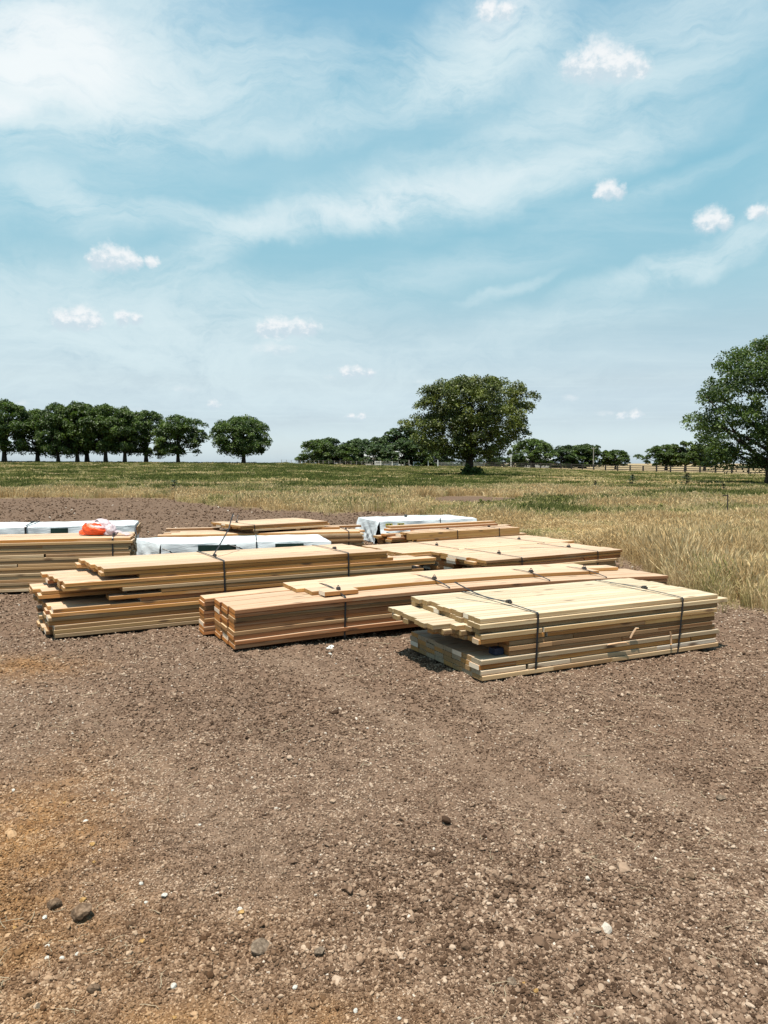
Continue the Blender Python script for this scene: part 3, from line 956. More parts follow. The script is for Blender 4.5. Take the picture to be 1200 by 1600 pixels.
# ------------------------------------------------------------ trees
def tree_meshes(h, wd, seed, crown_lo=0.22, leaf=0.2, nclump=120, per=90, mat='leaf', tr=0.35, wide=0.42, top_flat=0.0, holes=0.25, fork=0.5, skew=0.0, csize=1.0, foot=0.66):
    rg = np.random.default_rng(seed)
    zb = h * crown_lo
    ch = h - zb
    C, RAD = [], []
    ph = rg.uniform(0, 6.28, 6)
    am = rg.uniform(0.05, 0.17, 6)
    tries = 0
    while len(C) < nclump and tries < nclump * 30:
        tries += 1
        s = rg.random() ** 0.85
        a = rg.uniform(0, 6.28)
        if s < wide:
            pr = foot + (1 - foot) * math.sin(s / wide * math.pi / 2)
        else:
            q = (s - wide) / (1 - wide)
            pr = max(0.0, 1 - q ** (2.0 + top_flat)) ** 0.60
        lob = 1 + sum(am[i] * math.sin((i % 3 + 1) * a * (1 + i // 3) + ph[i] + s * 4 * (i % 2)) for i in range(6)) * 0.8
        rmax = wd / 2 * pr * lob
        f = rg.uniform(0.62, 0.95) if rg.random() < 0.78 else rg.uniform(0.05, 0.6)
        rr_ = rmax * f
        p = np.array([rr_ * math.cos(a) + skew * (s - .3), rr_ * math.sin(a), zb + ch * (s * 0.93 + 0.02)])
        if C:
            dmin = min(np.linalg.norm((p - c) * np.array([1, 1, 1.5])) for c in C)
            if dmin < wd * 0.052 * (1 + holes * rg.random()): continue
        C.append(p)
        RAD.append(wd * rg.uniform(0.055, 0.115) * csize)
    V, F = [], []
    for c, r0 in zip(C, RAD):
        m_ = int(1.3 * per * (r0 / (wd * 0.085)) ** 1.6 * rg.uniform(0.7, 1.2))
        d = rg.normal(0, 1, (m_, 3))
        d /= np.linalg.norm(d, axis=1)[:, None]
        rad = r0 * rg.uniform(0.25, 1.0, m_) ** 0.6
        P = d * rad[:, None]
        P[:, 2] = np.where(rg.random(m_) < 0.7, np.abs(P[:, 2]), P[:, 2]) * 0.78 - 0.14 * (P[:, 0] ** 2 + P[:, 1] ** 2) / r0     # each spray droops at its rim
        P += c
        nrm = rg.normal(0, 0.6, (m_, 3)) + d * 0.6 + np.array([0, 0, 0.8])
        nrm /= np.linalg.norm(nrm, axis=1)[:, None]
        t1 = np.cross(nrm, rg.normal(0, 1, (m_, 3)))
        t1 /= np.linalg.norm(t1, axis=1)[:, None]
        t2 = np.cross(nrm, t1)
        L = leaf * 1.12 * rg.uniform(0.6, 1.35, m_)[:, None]
        droop = np.array([0, 0, -0.25]) * L
        q = np.stack([P - t1 * L, P + t2 * L * 0.55, P + t1 * L + droop, P - t2 * L * 0.55], 1)
        V.append(q.reshape(-1, 3))
    V = np.concatenate(V)
    F = np.arange(len(V)).reshape(-1, 4)
    crown = np_mesh('crown', V, F, M[mat])
    # trunk and limbs
    mb = MB()
    rg2 = random.Random(seed)
    zf = zb + ch * 0.12 * fork
    mb.tube([(0, 0, -0.4), (0, 0, 0.1), (0.03 * tr, 0, zf * 0.5), (0.1 * tr, 0, zf), (skew * .2, 0, zb + ch * 0.45), (skew * .4, 0, zb + ch * 0.78)],
            [tr * 1.7, tr * 1.25, tr, tr * 0.85, tr * 0.45, tr * 0.12], 9)
    pick = sorted(range(len(C)), key=lambda i: rg2.random())[:min(len(C), 26)]
    for n_, i in enumerate(pick):
        c = C[i]
        z0 = zf * rg2.uniform(0.62, 1.0) if n_ < 8 else zb + ch * rg2.uniform(0.05, 0.5)
        z0 = min(z0, c[2] * 0.85)
        p0 = Vector((0.02, 0, z0))
        p3 = Vector(c)
        p1 = p0.lerp(p3, 0.35) + Vector((rg2.gauss(0, .05), rg2.gauss(0, .05), 0.05)) * wd * .25
        p2 = p0.lerp(p3, 0.7) + Vector((rg2.gauss(0, .05), rg2.gauss(0, .05), 0.05)) * wd * .25
        a_ = tr * rg2.uniform(0.28, 0.5)
        mb.tube([p0, p1, p2, p3], [a_, a_ * .7, a_ * .42, a_ * .15], 5)
    trunk = mb.mesh('trunk', M['bark'], True)
    return trunk, crown


def put_tree(name, meshes, u, D, label, group=None, scale=1.0, rz=0.0, sx_=1.0, cat='tree', dz=0.0):
    x = (u - 600) / 1200 * D
    z = float(terrain(np.array([x]), np.array([float(D)]))[0]) + dz
    e = empty(name, (x, D, z), rz)
    e.scale = (scale * sx_, scale * sx_, scale)
    tag(e, label, cat, group)
    link('trunk', meshes[0], e)
    link('crown', meshes[1], e)
    return e


def hgt(u, D, vtop):
    x = (u - 600) / 1200 * D
    z = float(terrain(np.array([x]), np.array([float(D)]))[0])
    return 1.6 + (724 - vtop) / 1200 * D - z


# the big pecan in the middle of the meadow
D = 93
T = tree_meshes(hgt(722, D, 588), 14.4, 11, 0.15, 0.12, 260, 260, 'leaf_olive', 0.50, 0.46, 2.2, 0.2, 0.6, 0.9, 0.85, foot=0.42)
put_tree('pecan_tree', T, 733, D, 'big dark pecan tree standing alone in the middle of the meadow')
# the tree at the right edge
D = 62
T = tree_meshes(hgt(1190, D, 526), 12.8, 29, 0.09, 0.10, 300, 210, 'leaf', 0.42, 0.45, 0.6, 0.5, 0.4, 0.0, 0.8, foot=0.6)
put_tree('pecan_tree', T, 1204, D, 'tallest airy tree at the right edge with sky showing through its crown')

# the row on the left skyline
D = 133
ROWG = 'pecan trees in the row on the left skyline'
rowm = [tree_meshes(10.6, 11.2, 31, 0.15, 0.17, 130, 130, 'leaf', 0.40, 0.50, 0.9, 0.1),
        tree_meshes(10.4, 11.0, 35, 0.13, 0.17, 130, 130, 'leaf', 0.42, 0.5, 0.8, 0.15),
        tree_meshes(10.0, 11.6, 39, 0.18, 0.17, 125, 130, 'leaf', 0.36, 0.48, 0.5, 0.1)]
row = [(8, 627, 0, 1.0, 0.3, 'thick trunked tree of the skyline row cut by the left frame edge'),
       (60, 640, 1, 0.95, 1.2, 'second skyline row tree from the left frame edge, trunk forking low'),
       (92, 632, 2, 0.80, 2.2, 'third skyline row tree from the left frame edge'),
       (122, 630, 0, 0.85, 3.1, 'fourth skyline row tree, under the highest bump of the row'),
       (137, 632, 1, 0.95, 4.4, 'fifth skyline row tree, straight thick trunk mid row'),
       (166, 634, 2, 0.95, 5.1, 'sixth skyline row tree with a bare straight thin trunk'),
       (196, 638, 0, 0.90, 5.9, 'seventh skyline row tree with a forked trunk'),
       (229, 642, 1, 0.95, 0.8, 'second last skyline row tree before the gap on the right'),
       (279, 650, 2, 1.02, 1.9, 'last skyline row tree at the right end of the row, lowest crown')]
for u, vt, k_, sw, rz, lab in row:
    Dk = D + (3 if k_ == 1 else 0)
    hh = hgt(u, Dk, vt)
    base = (10.6, 10.4, 10.0)[k_]
    put_tree('pecan_tree', rowm[k_], u, Dk, lab, ROWG, hh / base, rz, sw)
T = tree_meshes(hgt(381, D, 653), 11.4, 57, 0.18, 0.15, 150, 140, 'leaf', 0.34, 0.38, 0.3, 0.1, foot=0.5)
put_tree('pecan_tree', T, 381, D, 'lone round tree standing in the gap right of the skyline row')

# the farmstead trees and the far trees, smaller in the picture
farm = [tree_meshes(8.0, 11.0, 71, 0.02, 0.22, 100, 95, 'leaf_dark', 0.35, 0.30, 0.6, 0.0),
        tree_meshes(9.0, 10.8, 73, 0.0, 0.22, 100, 95, 'leaf_dark', 0.35, 0.32, 0.2, 0.0),
        tree_meshes(8.0, 11.4, 75, 0.04, 0.22, 100, 95, 'leaf', 0.35, 0.32, 0.4, 0.0),
        tree_meshes(7.0, 9.4, 77, 0.0, 0.22, 75, 80, 'leaf_bright', 0.30, 0.40, 0.4, 0.0)]
open_trees = [tree_meshes(8.0, 10.4, 171, 0.16, 0.22, 100, 95, 'leaf', 0.35, 0.36, 0.6, 0.0),
              tree_meshes(9.0, 10.8, 173, 0.12, 0.22, 90, 85, 'leaf', 0.35, 0.38, 0.2, 0.0),
              tree_meshes(8.0, 10.8, 186, 0.18, 0.22, 100, 95, 'leaf', 0.35, 0.36, 0.4, 0.0),
              tree_meshes(7.0, 9.0, 177, 0.20, 0.22, 75, 80, 'leaf_bright', 0.30, 0.40, 0.4, 0.0)]
fh = (8.0, 9.0, 8.0, 7.0)
FG = 'trees around the white fenced farmstead'
for u, D, vt, k_, wpx, lab in [
    (497, 205, 690, 2, 46, 'leftmost rounded tree of the farmstead cluster, lit yellow green on top'),
    (515, 214, 687, 1, 44, 'dark spiky topped tree beside the leftmost farmstead tree'),
    (541, 212, 697, 2, 36, 'low tree left of the white gap in the farmstead cluster'),
    (562, 225, 688, 0, 48, 'dark tree above the white gap in the farmstead cluster'),
    (585, 232, 686, 0, 44, 'pale topped tree in the middle of the farmstead cluster'),
    (596, 205, 696, 0, 42, 'dark round tree hiding the farmhouse roof'),
    (632, 238, 670, 1, 62, 'tallest tree of the farmstead cluster with a domed dark top'),
    (633, 206, 690, 0, 50, 'wide dark tree behind the white board fence'),
    (662, 206, 694, 3, 40, 'bright green tree beside the big pecan in the farmstead cluster'),
    (686, 235, 700, 0, 40, 'low dark tree seen behind the trunk of the big pecan on the left side'),
]:
    hh = hgt(u, D, vt - 2)
    s_ = hh / fh[k_]
    w_m = wpx * 1.18 / 1200 * D
    base_w = (8.6, 8.4, 9.0, 7.4)[k_]
    put_tree('shade_tree', farm[k_], u, D, lab, FG, s_, u * 0.37, w_m / base_w / s_)
RGp = 'trees beyond the dark rail fence'
for u, D, vt, k_, wpx, lab in [
    (833, 252, 689, 2, 54, 'round tree right of the big pecan beyond the rail fence'),
    (887, 262, 698, 0, 48, 'left one of the two merged round trees beyond the fence'),
    (914, 262, 697, 2, 46, 'right one of the two merged round trees beyond the fence, lower branches bare'),
    (961, 262, 705, 2, 34, 'small lone spreading tree beyond the fence'),
    (1040, 222, 697, 2, 52, 'leftmost green tree of the group near the right edge beyond the fence'),
    (1070, 218, 691, 3, 40, 'yellow green tree in the middle of the right hand group beyond the fence'),
    (1100, 226, 699, 2, 46, 'tree of the right hand group partly hidden by the tall airy tree'),
    (803, 262, 701, 3, 16, 'tiny thin stemmed tree beside the white pole'),
    (780, 300, 716, 0, 26, 'low dark bushy tree under the right side of the big pecan crown'),
    (762, 290, 713, 0, 24, 'low dark tree just right of the big pecan trunk'),
]:
    hh = hgt(u, D, vt - 2)
    s_ = hh / fh[k_]
    w_m = wpx * 1.18 / 1200 * D
    base_w = (8.6, 8.4, 9.0, 7.4)[k_]
    put_tree('shade_tree', (farm if u in (833, 887, 914, 780, 762) else open_trees)[k_], u, D, lab, RGp, s_, u * 0.53, w_m / base_w / s_)
# a far hedge line that reads as one mass
mb_v, mb_f = [], []
rgh = np.random.default_rng(3)
cc = []
for (ua, ub, D, hh) in [(858, 872, 270, 1.2), (650, 760, 300, 2.2), (1150, 1290, 300, 1.2), (560, 650, 250, 1.6), (300, 345, 260, 2.2)]:
    nn = int((ub - ua) * 34)
    u = rgh.uniform(ua, ub, nn)
    Dd = D + rgh.uniform(-5, 5, nn)
    x = (u - 600) / 1200 * Dd
    z = terrain(x, Dd) + hh * (0.4 + 0.6 * fbm(u * 0.12, u * 0, 2, 9)) * rgh.random(nn) ** 0.7
    cc.append(np.stack([x, Dd, z], -1))
cc = np.concatenate(cc)
nn = len(cc)
t1 = rgh.normal(0, 1, (nn, 3)); t1 /= np.linalg.norm(t1, axis=1)[:, None]
t2 = np.cross(t1, rgh.normal(0, 1, (nn, 3))); t2 /= np.linalg.norm(t2, axis=1)[:, None]
q = np.stack([cc - t1 * .35, cc + t2 * .25, cc + t1 * .35, cc - t2 * .25], 1).reshape(-1, 3)
hed = link('hedge_bushes', np_mesh('hedge_bushes', q, np.arange(len(q)).reshape(-1, 4), M['leaf_dark']))
tag(hed, 'low dark bushes along the horizon between the far trees', 'bushes', kind='stuff')


def ground_z(x, y):
    return float(height(np.array([float(x)]), np.array([float(y)]))[0][0])


# undergrowth sprouting round the foot of the big pecan
mbv = []
rgu = np.random.default_rng(12)
for (u, r0, hh) in [(728, .5, 1.2), (736, .7, 1.0), (748, .5, 1.0)]:
    cx = (u - 600) / 1200 * 91.5
    n_ = 650
    pu, pv = rgu.normal(0, r0 * .62, n_), rgu.normal(0, r0 * .62, n_)
    hh_ = hh * np.clip(1.2 - (np.hypot(pu, pv) / r0) ** 2 * .5, .15, 1) * (0.45 + 1.1 * fbm(pu * 2.5 + cx, pv * 2.5, 2, 19))
    mbv.append(np.stack([cx + pu, 91.8 + pv, ground_z(cx, 91.8) + rgu.random(n_) ** .8 * hh_], -1))
cc = np.concatenate(mbv); nn = len(cc)
t1 = rgu.normal(0, 1, (nn, 3)); t1 /= np.linalg.norm(t1, axis=1)[:, None]
t2 = np.cross(t1, rgu.normal(0, 1, (nn, 3))); t2 /= np.linalg.norm(t2, axis=1)[:, None]
q = np.stack([cc - t1 * .15, cc + t2 * .1, cc + t1 * .15, cc - t2 * .1], 1).reshape(-1, 3)
tag(link('undergrowth', np_mesh('undergrowth', q, np.arange(len(q)).reshape(-1, 4), M['leaf'])), 'leafy undergrowth sprouting around the foot of the big pecan', 'undergrowth', kind='stuff')

# tall single weeds standing above the meadow
wm_ = []
for i in range(3):
    rg = random.Random(900 + i)
    vs, fs = [], []
    for k_ in range(90):
        hg = rg.random()
        a = rg.uniform(0, 6.28)
        r_ = 0.34 * (1.15 - hg) * rg.uniform(0.1, 1)
        c = Vector((r_ * math.cos(a), r_ * math.sin(a), 0.06 + 0.85 * hg))
        d1 = Vector((math.cos(a), math.sin(a), rg.uniform(-.5, .6))).normalized() * 0.10
        d2 = Vector((-math.sin(a), math.cos(a), 0)) * 0.04
        b = len(vs)
        vs += [tuple(c - d1), tuple(c + d2), tuple(c + d1), tuple(c - d2)]
        fs.append((b, b + 1, b + 2, b + 3))
    me = bpy.data.meshes.new('leaves'); me.from_pydata(vs, [], fs); me.materials.append(M['weed'])
    st = MB().tube([(0, 0, -0.05), (0.01, 0, .45), (0.03, 0.02, .95)], [0.012, 0.009, 0.004], 5).mesh('stem', M['weed'])
    wm_.append((st, me))
for i, (u, v, s_, lab) in enumerate([(272, 777, 1.05, 'single dark weed at the edge of the bare soil, far left'), (988, 765, 1.2, 'tall dark weed rising from the meadow under the small lone far tree'),
                                     (1073, 768, 1.35, 'tallest dark weed near the shadow of the airy tree'), (1130, 775, .8, 'dark weed standing within the shadow of the airy tree'),
                                     (930, 768, 0.8, 'low dark weed below the merged far trees')]):
    x, y = at(u, v, 0)
    e = empty('weed_plant', (x, y, ground_z(x, y)), i * 1.3)
    e.scale = (s_ * 1.5, s_ * 1.5, s_ * .85)
    tag(e, lab, 'weed', 'tall weeds in the meadow')
    link('stem', wm_[i % 3][0], e); link('leaves', wm_[i % 3][1], e)

# ------------------------------------------------------------ fences
def rail_fence(name, pts, n_post, hgt_, rails, pm, rm, label, group=None, pw=0.09, rw=0.075):
    "pts: line of (u, distance); posts are spread evenly; every bay has its own rails"
    P = []
    us = np.linspace(0, len(pts) - 1, n_post)
    for s_ in us:
        i = min(int(s_), len(pts) - 2)
        f = s_ - i
        (ua, da), (ub, db) = pts[i], pts[i + 1]
        xa, xb = (ua - 600) / 1200 * da, (ub - 600) / 1200 * db
        x, y = xa + (xb - xa) * f, da + (db - da) * f
        P.append(Vector((x, y, float(terrain(np.array([x]), np.array([y]))[0]))))
    e = empty(name, P[0])
    tag(e, label, 'fence', group)
    post = MB().box(-pw, pw, -pw, pw, -0.2, hgt_ + 0.06).mesh('post', pm)
    rail = MB().box(0, 1, -0.02, 0.02, -rw, rw).mesh('rail', rm)
    rg = random.Random(len(pts) * 7 + n_post)
    for i, p in enumerate(P):
        o = link('post', post, e)
        o.location = p - P[0]
        o.scale = (1, 1, rg.uniform(0.97, 1.05))
        if i < len(P) - 1:
            d = P[i + 1] - p
            for hz in rails:
                q = link('rail', rail, e)
                n_ = Vector((d.y, -d.x, 0)).normalized() * -(pw + 0.022)
                q.location = p - P[0] + Vector((0, 0, hz + rg.gauss(0, 0.012))) + n_
                q.rotation_euler = (0, -math.atan2(d.z, math.hypot(d.x, d.y)), math.atan2(d.y, d.x))
                q.scale = (d.length - 0.006, 1, 1)
    return e


rail_fence('rail_fence', [(1225, 150), (760, 226)], 25, 1.42, (0.42, 0.90, 1.36), M['rail'], M['rail'], 'long dark three rail fence crossing behind the meadow on the right', pw=0.14, rw=0.085)
rail_fence('rail_fence', [(757, 226), (672, 214)], 6, 1.10, (0.4, 0.75, 1.08), M['rail_grey'], M['rail_grey'], 'greyish rail fence running behind the trunk of the big pecan')
rail_fence('board_fence', [(586, 200), (622, 201)], 5, 1.15, (0.3, 0.70, 1.10), M['white_paint'], M['white_paint'], 'white three board fence section before the farmhouse trees', pw=0.1, rw=0.10)
rail_fence('board_fence', [(646, 203), (655, 203.5)], 2, 1.15, (0.3, 0.70, 1.10), M['white_paint'], M['white_paint'], 'short white board fence piece under the bright green tree', pw=0.1, rw=0.10)
rail_fence('wire_fence', [(440, 175), (505, 190), (582, 199)], 19, 1.0, (0.55, 0.98), M['rail_grey'], M['rail_grey'], 'thin pale wire fence with grey posts left of the farmstead', pw=0.05, rw=0.016)
for i, u in enumerate((627, 632, 639, 669, 684)):
    x = (u - 600) / 1200 * 202
    mbp = MB().box(-0.12, 0.12, -0.12, 0.12, -0.2, 1.5)
    mbp.add([(-0.15, -0.15, 1.5), (0.15, -0.15, 1.5), (0.15, 0.15, 1.5), (-0.15, 0.15, 1.5), (0, 0, 1.62)], [(0, 3, 2, 1), (0, 1, 4), (1, 2, 4), (2, 3, 4), (3, 0, 4)])
    o = mbp.obj('gate_post', M['rail_grey'] if i in (0, 2) else M['white_paint'])
    o.location = (x, 202, float(terrain(np.array([x]), np.array([202.]))[0]))
    tag(o, ['pale post just right of the white board fence', 'white post second right of the white board fence', 'greyish post before the bright green tree',
            'white post left of the big pecan trunk', 'white post close beside the big pecan trunk'][i], 'post', 'pale posts between the farmstead fences')

# utility poles
for u, D, vt, lab in ((926.5, 238, 699, 'pale utility pole before the merged round trees'), (798, 236, 710, 'short white pole under the big pecan crown')):
    x = (u - 600) / 1200 * D
    h_ = hgt(u, D, vt)
    e = empty('utility_pole', (x, D, float(terrain(np.array([x]), np.array([float(D)]))[0])))
    tag(e, lab, 'pole')
    MB().tube([(0, 0, -0.3), (0, 0, h_)], [0.16, 0.11], 8).obj('pole', M['rail_grey'] if u > 900 else M['white_paint'], e)
    MB().box(-0.6, 0.6, -0.05, 0.05, h_ - 0.5, h_ - 0.38).obj('crossarm', M['rail_grey'], e)
    mbi = MB()
    for dx in (-0.5, 0, 0.5): mbi.tube([(dx, 0, h_ - .38), (dx, 0, h_ - .22)], 0.05, 6)
    mbi.obj('insulator', M['white_paint'], e)

# farmhouse and sheds, mostly hidden by trees
M['roof_grey'] = simple_mat('roof_metal', (0.42, 0.42, 0.42), 0.6, 0.1, 2)
M['wall_white'] = simple_mat('siding_white', (0.66, 0.64, 0.60), 0.8, 0.08, 2)
M['dark_glass'] = simple_mat('dark_glass', (0.02, 0.025, 0.03), 0.15, 0.1, 2)


def house(u, D, wd, dp, hw, hr, rz, label, n_win, wall='wall_white', name='farmhouse'):
    x = (u - 600) / 1200 * D
    e = empty(name, (x, D, float(terrain(np.array([x]), np.array([float(D)]))[0]) - 0.1), rz)
    tag(e, label, 'building')
    a, b = wd / 2, dp / 2
    wl = MB().box(-a, a, -b, b, 0, hw)
    wl.add([(-a, -b, hw), (-a, b, hw), (-a, 0, hw + hr), (a, -b, hw), (a, b, hw), (a, 0, hw + hr)], [(0, 2, 1), (3, 4, 5)])
    wl.obj('wall', M[wall], e)
    o_ = 0.35
    rf = MB()
    for s_ in (-1, 1):
        y0, z0 = s_ * (b + o_), hw - o_ * hr / b
        vs = [(-a - o_, y0, z0), (a + o_, y0, z0), (a + o_, 0, hw + hr + .02), (-a - o_, 0, hw + hr + .02)]
        vs += [(p[0], p[1], p[2] + 0.14) for p in vs]
        rf.add(vs, [(0, 1, 2, 3), (4, 7, 6, 5), (0, 4, 5, 1), (1, 5, 6, 2), (3, 2, 6, 7), (0, 3, 7, 4)])
    rf.obj('roof', M['roof_grey'], e)
    for i in range(n_win):
        wx = -a + wd * (i + 0.5) / n_win
        fr = link('window', MB().box(wx - .55, wx + .55, -b - .05, -b - .003, 0.9, 2.1).mesh('window', M['white_paint']), e)
        link('pane', MB().box(wx - .47, wx + .47, -b - .06, -b - .052, 0.98, 2.02).mesh('pane', M['dark_glass']), fr)
    return e


house(596, 222, 10, 7, 2.6, 1.6, 0.15, 'white farmhouse with a grey roof glimpsed between the farmstead trees', 4)
house(643, 226, 6, 5, 2.4, 1.2, -0.2, 'small pale shed right of the farmhouse among the trees', 2, name='shed')
house(838, 300, 10, 9, 3.0, 1.6, 0.1, 'white barn seen below the round tree beyond the rail fence', 3, name='barn')

# thin marker stake in the straw grass
x, y = at(1136, 815, 0)
e = empty('marker_stake', (x, y, ground_z(x, y)))
tag(e, 'thin dark survey stake standing in the straw grass on the right', 'stake')
MB().box(-0.012, 0.012, -0.012, 0.012, -0.1, 0.74).obj('shaft', M['rail'], e)
MB().box(-0.15, 0.012, -0.014, -0.009, 0.705, 0.735).obj('arm', M['rail'], e)

# ------------------------------------------------------------ lumber
TH = 0.038
_bm = {}


def board_mesh(L, wd, th=TH, mat='fresh', bow=0.0, bx0=0.0, bL=1.0, nick=0.002):
    "one sawn board, its long edges chamfered; x along, y across, z up from its lower face"
    key = (round(L, 3), round(wd, 4), round(th, 4), mat, round(bow, 3), round(bx0, 2), round(bL, 2), nick)
    if key in _bm: return _bm[key]
    ns = 8 if bow else 1
    c = nick
    ring = [(c, 0), (wd - c, 0), (wd, c), (wd, th - c), (wd - c, th), (c, th), (0, th - c), (0, c)]
    vs, fs = [], []
    for i in range(ns + 1):
        x = L * i / ns
        t = (bx0 + x) / bL
        zb = bow * 4 * t * (1 - t) if bow else 0
        vs += [(x, y, z + zb) for y, z in ring]
    for i in range(ns):
        for j in range(8):
            k2 = (j + 1) % 8
            fs.append((i * 8 + j, i * 8 + k2, (i + 1) * 8 + k2, (i + 1) * 8 + j))
    fs = [f[::-1] for f in fs]
    fs.append(tuple(range(8))[::-1][::-1])
    fs.append(tuple(ns * 8 + j for j in range(8))[::-1])
    me = bpy.data.meshes.new('board')
    me.from_pydata(vs, [], fs)
    bm = bmesh.new(); bm.from_mesh(me)
    bmesh.ops.recalc_face_normals(bm, faces=bm.faces)
    bm.to_mesh(me); bm.free()
    me.materials.append(M[mat])
    _bm[key] = me
    return me


PR = random.Random(5)


def stack(loc, yaw, label, courses, z0=0.012, bow=0.0, L0=2.44, name='lumber_stack', group='strapped stacks of sawn lumber'):
    """courses from the bottom up; each is a dict: n boards of width w from y0, first end at x (number or list per board), length L,
    th thickness, mat, jx ragged ends, jy, split = number of butt joints allowed, skip = boards left out"""
    e = empty(name, (loc[0], loc[1], loc[2] if len(loc) > 2 else 0.0), R(yaw))
    tag(e, label, 'lumber', group)
    z = z0
    for ci, c in enumerate(courses):
        nick = .0026 if ci >= len(courses) - 1 or c.get('open') else .0034
        th = c.get('th', TH)
        if 'gap' in c:
            z += c['gap']; continue
        n, wd = c['n'], c['w']
        y = c.get('y0', 0.0) + PR.gauss(0, c.get('jy', 0.004) * 1.3 + 0.002)
        mats = c.get('mat', 'fresh')
        y -= (len(courses) - 1 - ci) * c.get('batter', 0.0012)
        for i in range(n):
            if i in c.get('skip', ()): y += wd + 0.001; continue
            x0 = c['x'][i] if hasattr(c['x'], '__len__') else c['x']
            x0 = x0 + PR.gauss(0, c.get('jx', 0.012))
            L = c['L'][i] if hasattr(c.get('L'), '__len__') else c.get('L', L0)
            if hasattr(c['x'], '__len__') and not hasattr(c.get('L'), '__len__') and c.get('keep_end'): L = c['keep_end'] - x0
            mat = mats if isinstance(mats, str) else PR.choice(mats)
            pieces = [(x0, L)]
            ns = c.get('split', 0)
            if ns and i in c.get('split_at', (0,)):
                cuts = sorted(PR.uniform(0.12, 0.88) * L for _ in range(PR.randint(0, ns)))
                cuts = [q for k_, q in enumerate(cuts) if k_ == 0 or q - cuts[k_ - 1] > 0.3]
                b = [0] + cuts + [L]
                pieces = [(x0 + b[k_], b[k_ + 1] - b[k_] - 0.004) for k_ in range(len(b) - 1)]
            for (px, pl) in pieces:
                pl = round(pl / 0.02) * 0.02 if not ns else round(pl / 0.05) * 0.05 - 0.003
                me = board_mesh(pl, wd - 0.0015, th - 0.0032, mat, bow, round(px, 1) if bow else 0, L0, nick)
                o = link('board', me, e)
                o.location = (px, y + PR.gauss(0, c.get('jy1', 0.0015)), z)
                o.rotation_euler = (0, 0, PR.gauss(0, c.get('twist', 0.0008)))
            y += wd + c.get('sp', 0.0008) + (c['gap_after'].get(i, 0) if 'gap_after' in c else 0)
        z += th
    e['_top'] = z
    del e['_top']
    return e, z


def strap(e, x, y0, y1, z1, bow_z=0.0, wd=0.017, lean=0.0, clasp_y=None, tail=None, zlow=-0.01, kind=0, bulge=0.0):
    "a black band round the bundle at x, with its buckle and loose end"
    t = 0.0022
    a, b = y0 - 0.004, y1 + 0.004
    zt = z1 + 0.003 + bow_z
    path = [(x + lean, a, zlow), (x + lean * .5, a - 0.002, (zlow + zt) * .5), (x, a, zt - 0.012), (x + .001, a + 0.012, zt + t)]
    n = 7
    for i in range(1, n):
        path.append((x - lean * .3 * i / n, a + (b - a) * i / n, zt + t + bulge * math.sin(i / n * math.pi)))
    path += [(x - lean * .3, b - 0.012, zt + t), (x - lean * .3, b, zt - 0.012), (x, b, zlow)]
    mb = MB()

    def ribbon(pts, w_, axis=Vector((1, 0, 0)), tk=t):
        pts = [Vector(p) for p in pts]
        vs, fs = [], []
        for i, p in enumerate(pts):
            d = (pts[min(i + 1, len(pts) - 1)] - pts[max(0, i - 1)]).normalized()
            side = (axis - d * axis.dot(d)).normalized() * w_ / 2
            nn_ = d.cross(side).normalized() * tk / 2
            vs += [p - side - nn_, p + side - nn_, p + side + nn_, p - side + nn_]
        for i in range(len(pts) - 1):
            for j in range(4):
                k2 = (j + 1) % 4
                fs.append((i * 4 + j, i * 4 + k2, i * 4 + 4 + k2, i * 4 + 4 + j))
        fs += [(0, 1, 2, 3), tuple((len(pts) - 1) * 4 + j for j in (3, 2, 1, 0))]
        mb.add(vs, fs)
    ribbon(path, wd)
    s = mb.obj('strap', M['strap'], e)
    if clasp_y is not None:
        cy, cz = clasp_y, zt + t + 0.004 + bulge * 0.9
        m2 = MB()
        m2.box(x - wd * .75, x + wd * .75, cy - 0.03, cy + 0.03, cz, cz + 0.016)
        m2.box(x - wd * 1.0, x + wd * 1.0, cy - 0.012, cy + 0.012, cz - 0.002, cz + 0.024)
        if kind:   # curled loose end
            pts = [(x + 0.0, cy + 0.018 * math.cos(q), cz + 0.024 + 0.018 * math.sin(q)) for q in [k_ * 0.6 for k_ in range(9)]]
            m2.tube(pts, 0.004, 5)
        m2.obj('buckle', M['steel'], s)
    if tail:
        mb = MB()
        ribbon(tail[0], wd * tail[1], Vector((0.3, 1, 0)) if len(tail) > 2 else Vector((1, 0, 0)))
        mb.obj('loose_end', M['strap'], s)
    return s


def C(n, w_, x=0.0, L=2.44, **k):
    d = dict(n=n, w=w_, x=x, L=L)
    d.update(k)
    return d


# 1 -- the stack nearest the camera, right
PR.seed(11)
w4 = 0.089
lowm = ['grey', 'grey', 'tan', 'tan', 'pink']
c1 = [C(8, .137, 0.0, 2.44, mat=lowm, split=4, jx=.006, jy=.003, jy1=.001) for _ in range(4)]
c1 += [C(8, .137, [.25, .25, .27, .3, .3, .3, .32, .3], [2.14, 2.14, 2.12, 2.1, 2.1, 2.1, 2.1, 2.1], mat=['brown'], split=5, y0=.010, jx=.01) for _ in range(3)]
c1 += [C(12, w4, [-.02, .02, -.03, -.06, -.08, -.1, -.1, -.1, -.1, -.1, -.1, -.12], 2.44, mat=['fresh', 'pink', 'fresh'], split=2, jx=.02, y0=-.004),
       C(12, w4, [0, .05, -.05, -.17, -.20, -.16, -.18, -.16, -.22, -.18, -.22, -.20], 2.44, mat=['fresh'], jx=.012, y0=.0, split=1, open=1),
       C(12, w4, [.0, .0, -.09, -.25, -.26, -.24, -.22, -.22, -.21, -.2, -.20, -.21], 2.44, mat=['fresh'], jx=.008, y0=.016, split=1, open=1)]
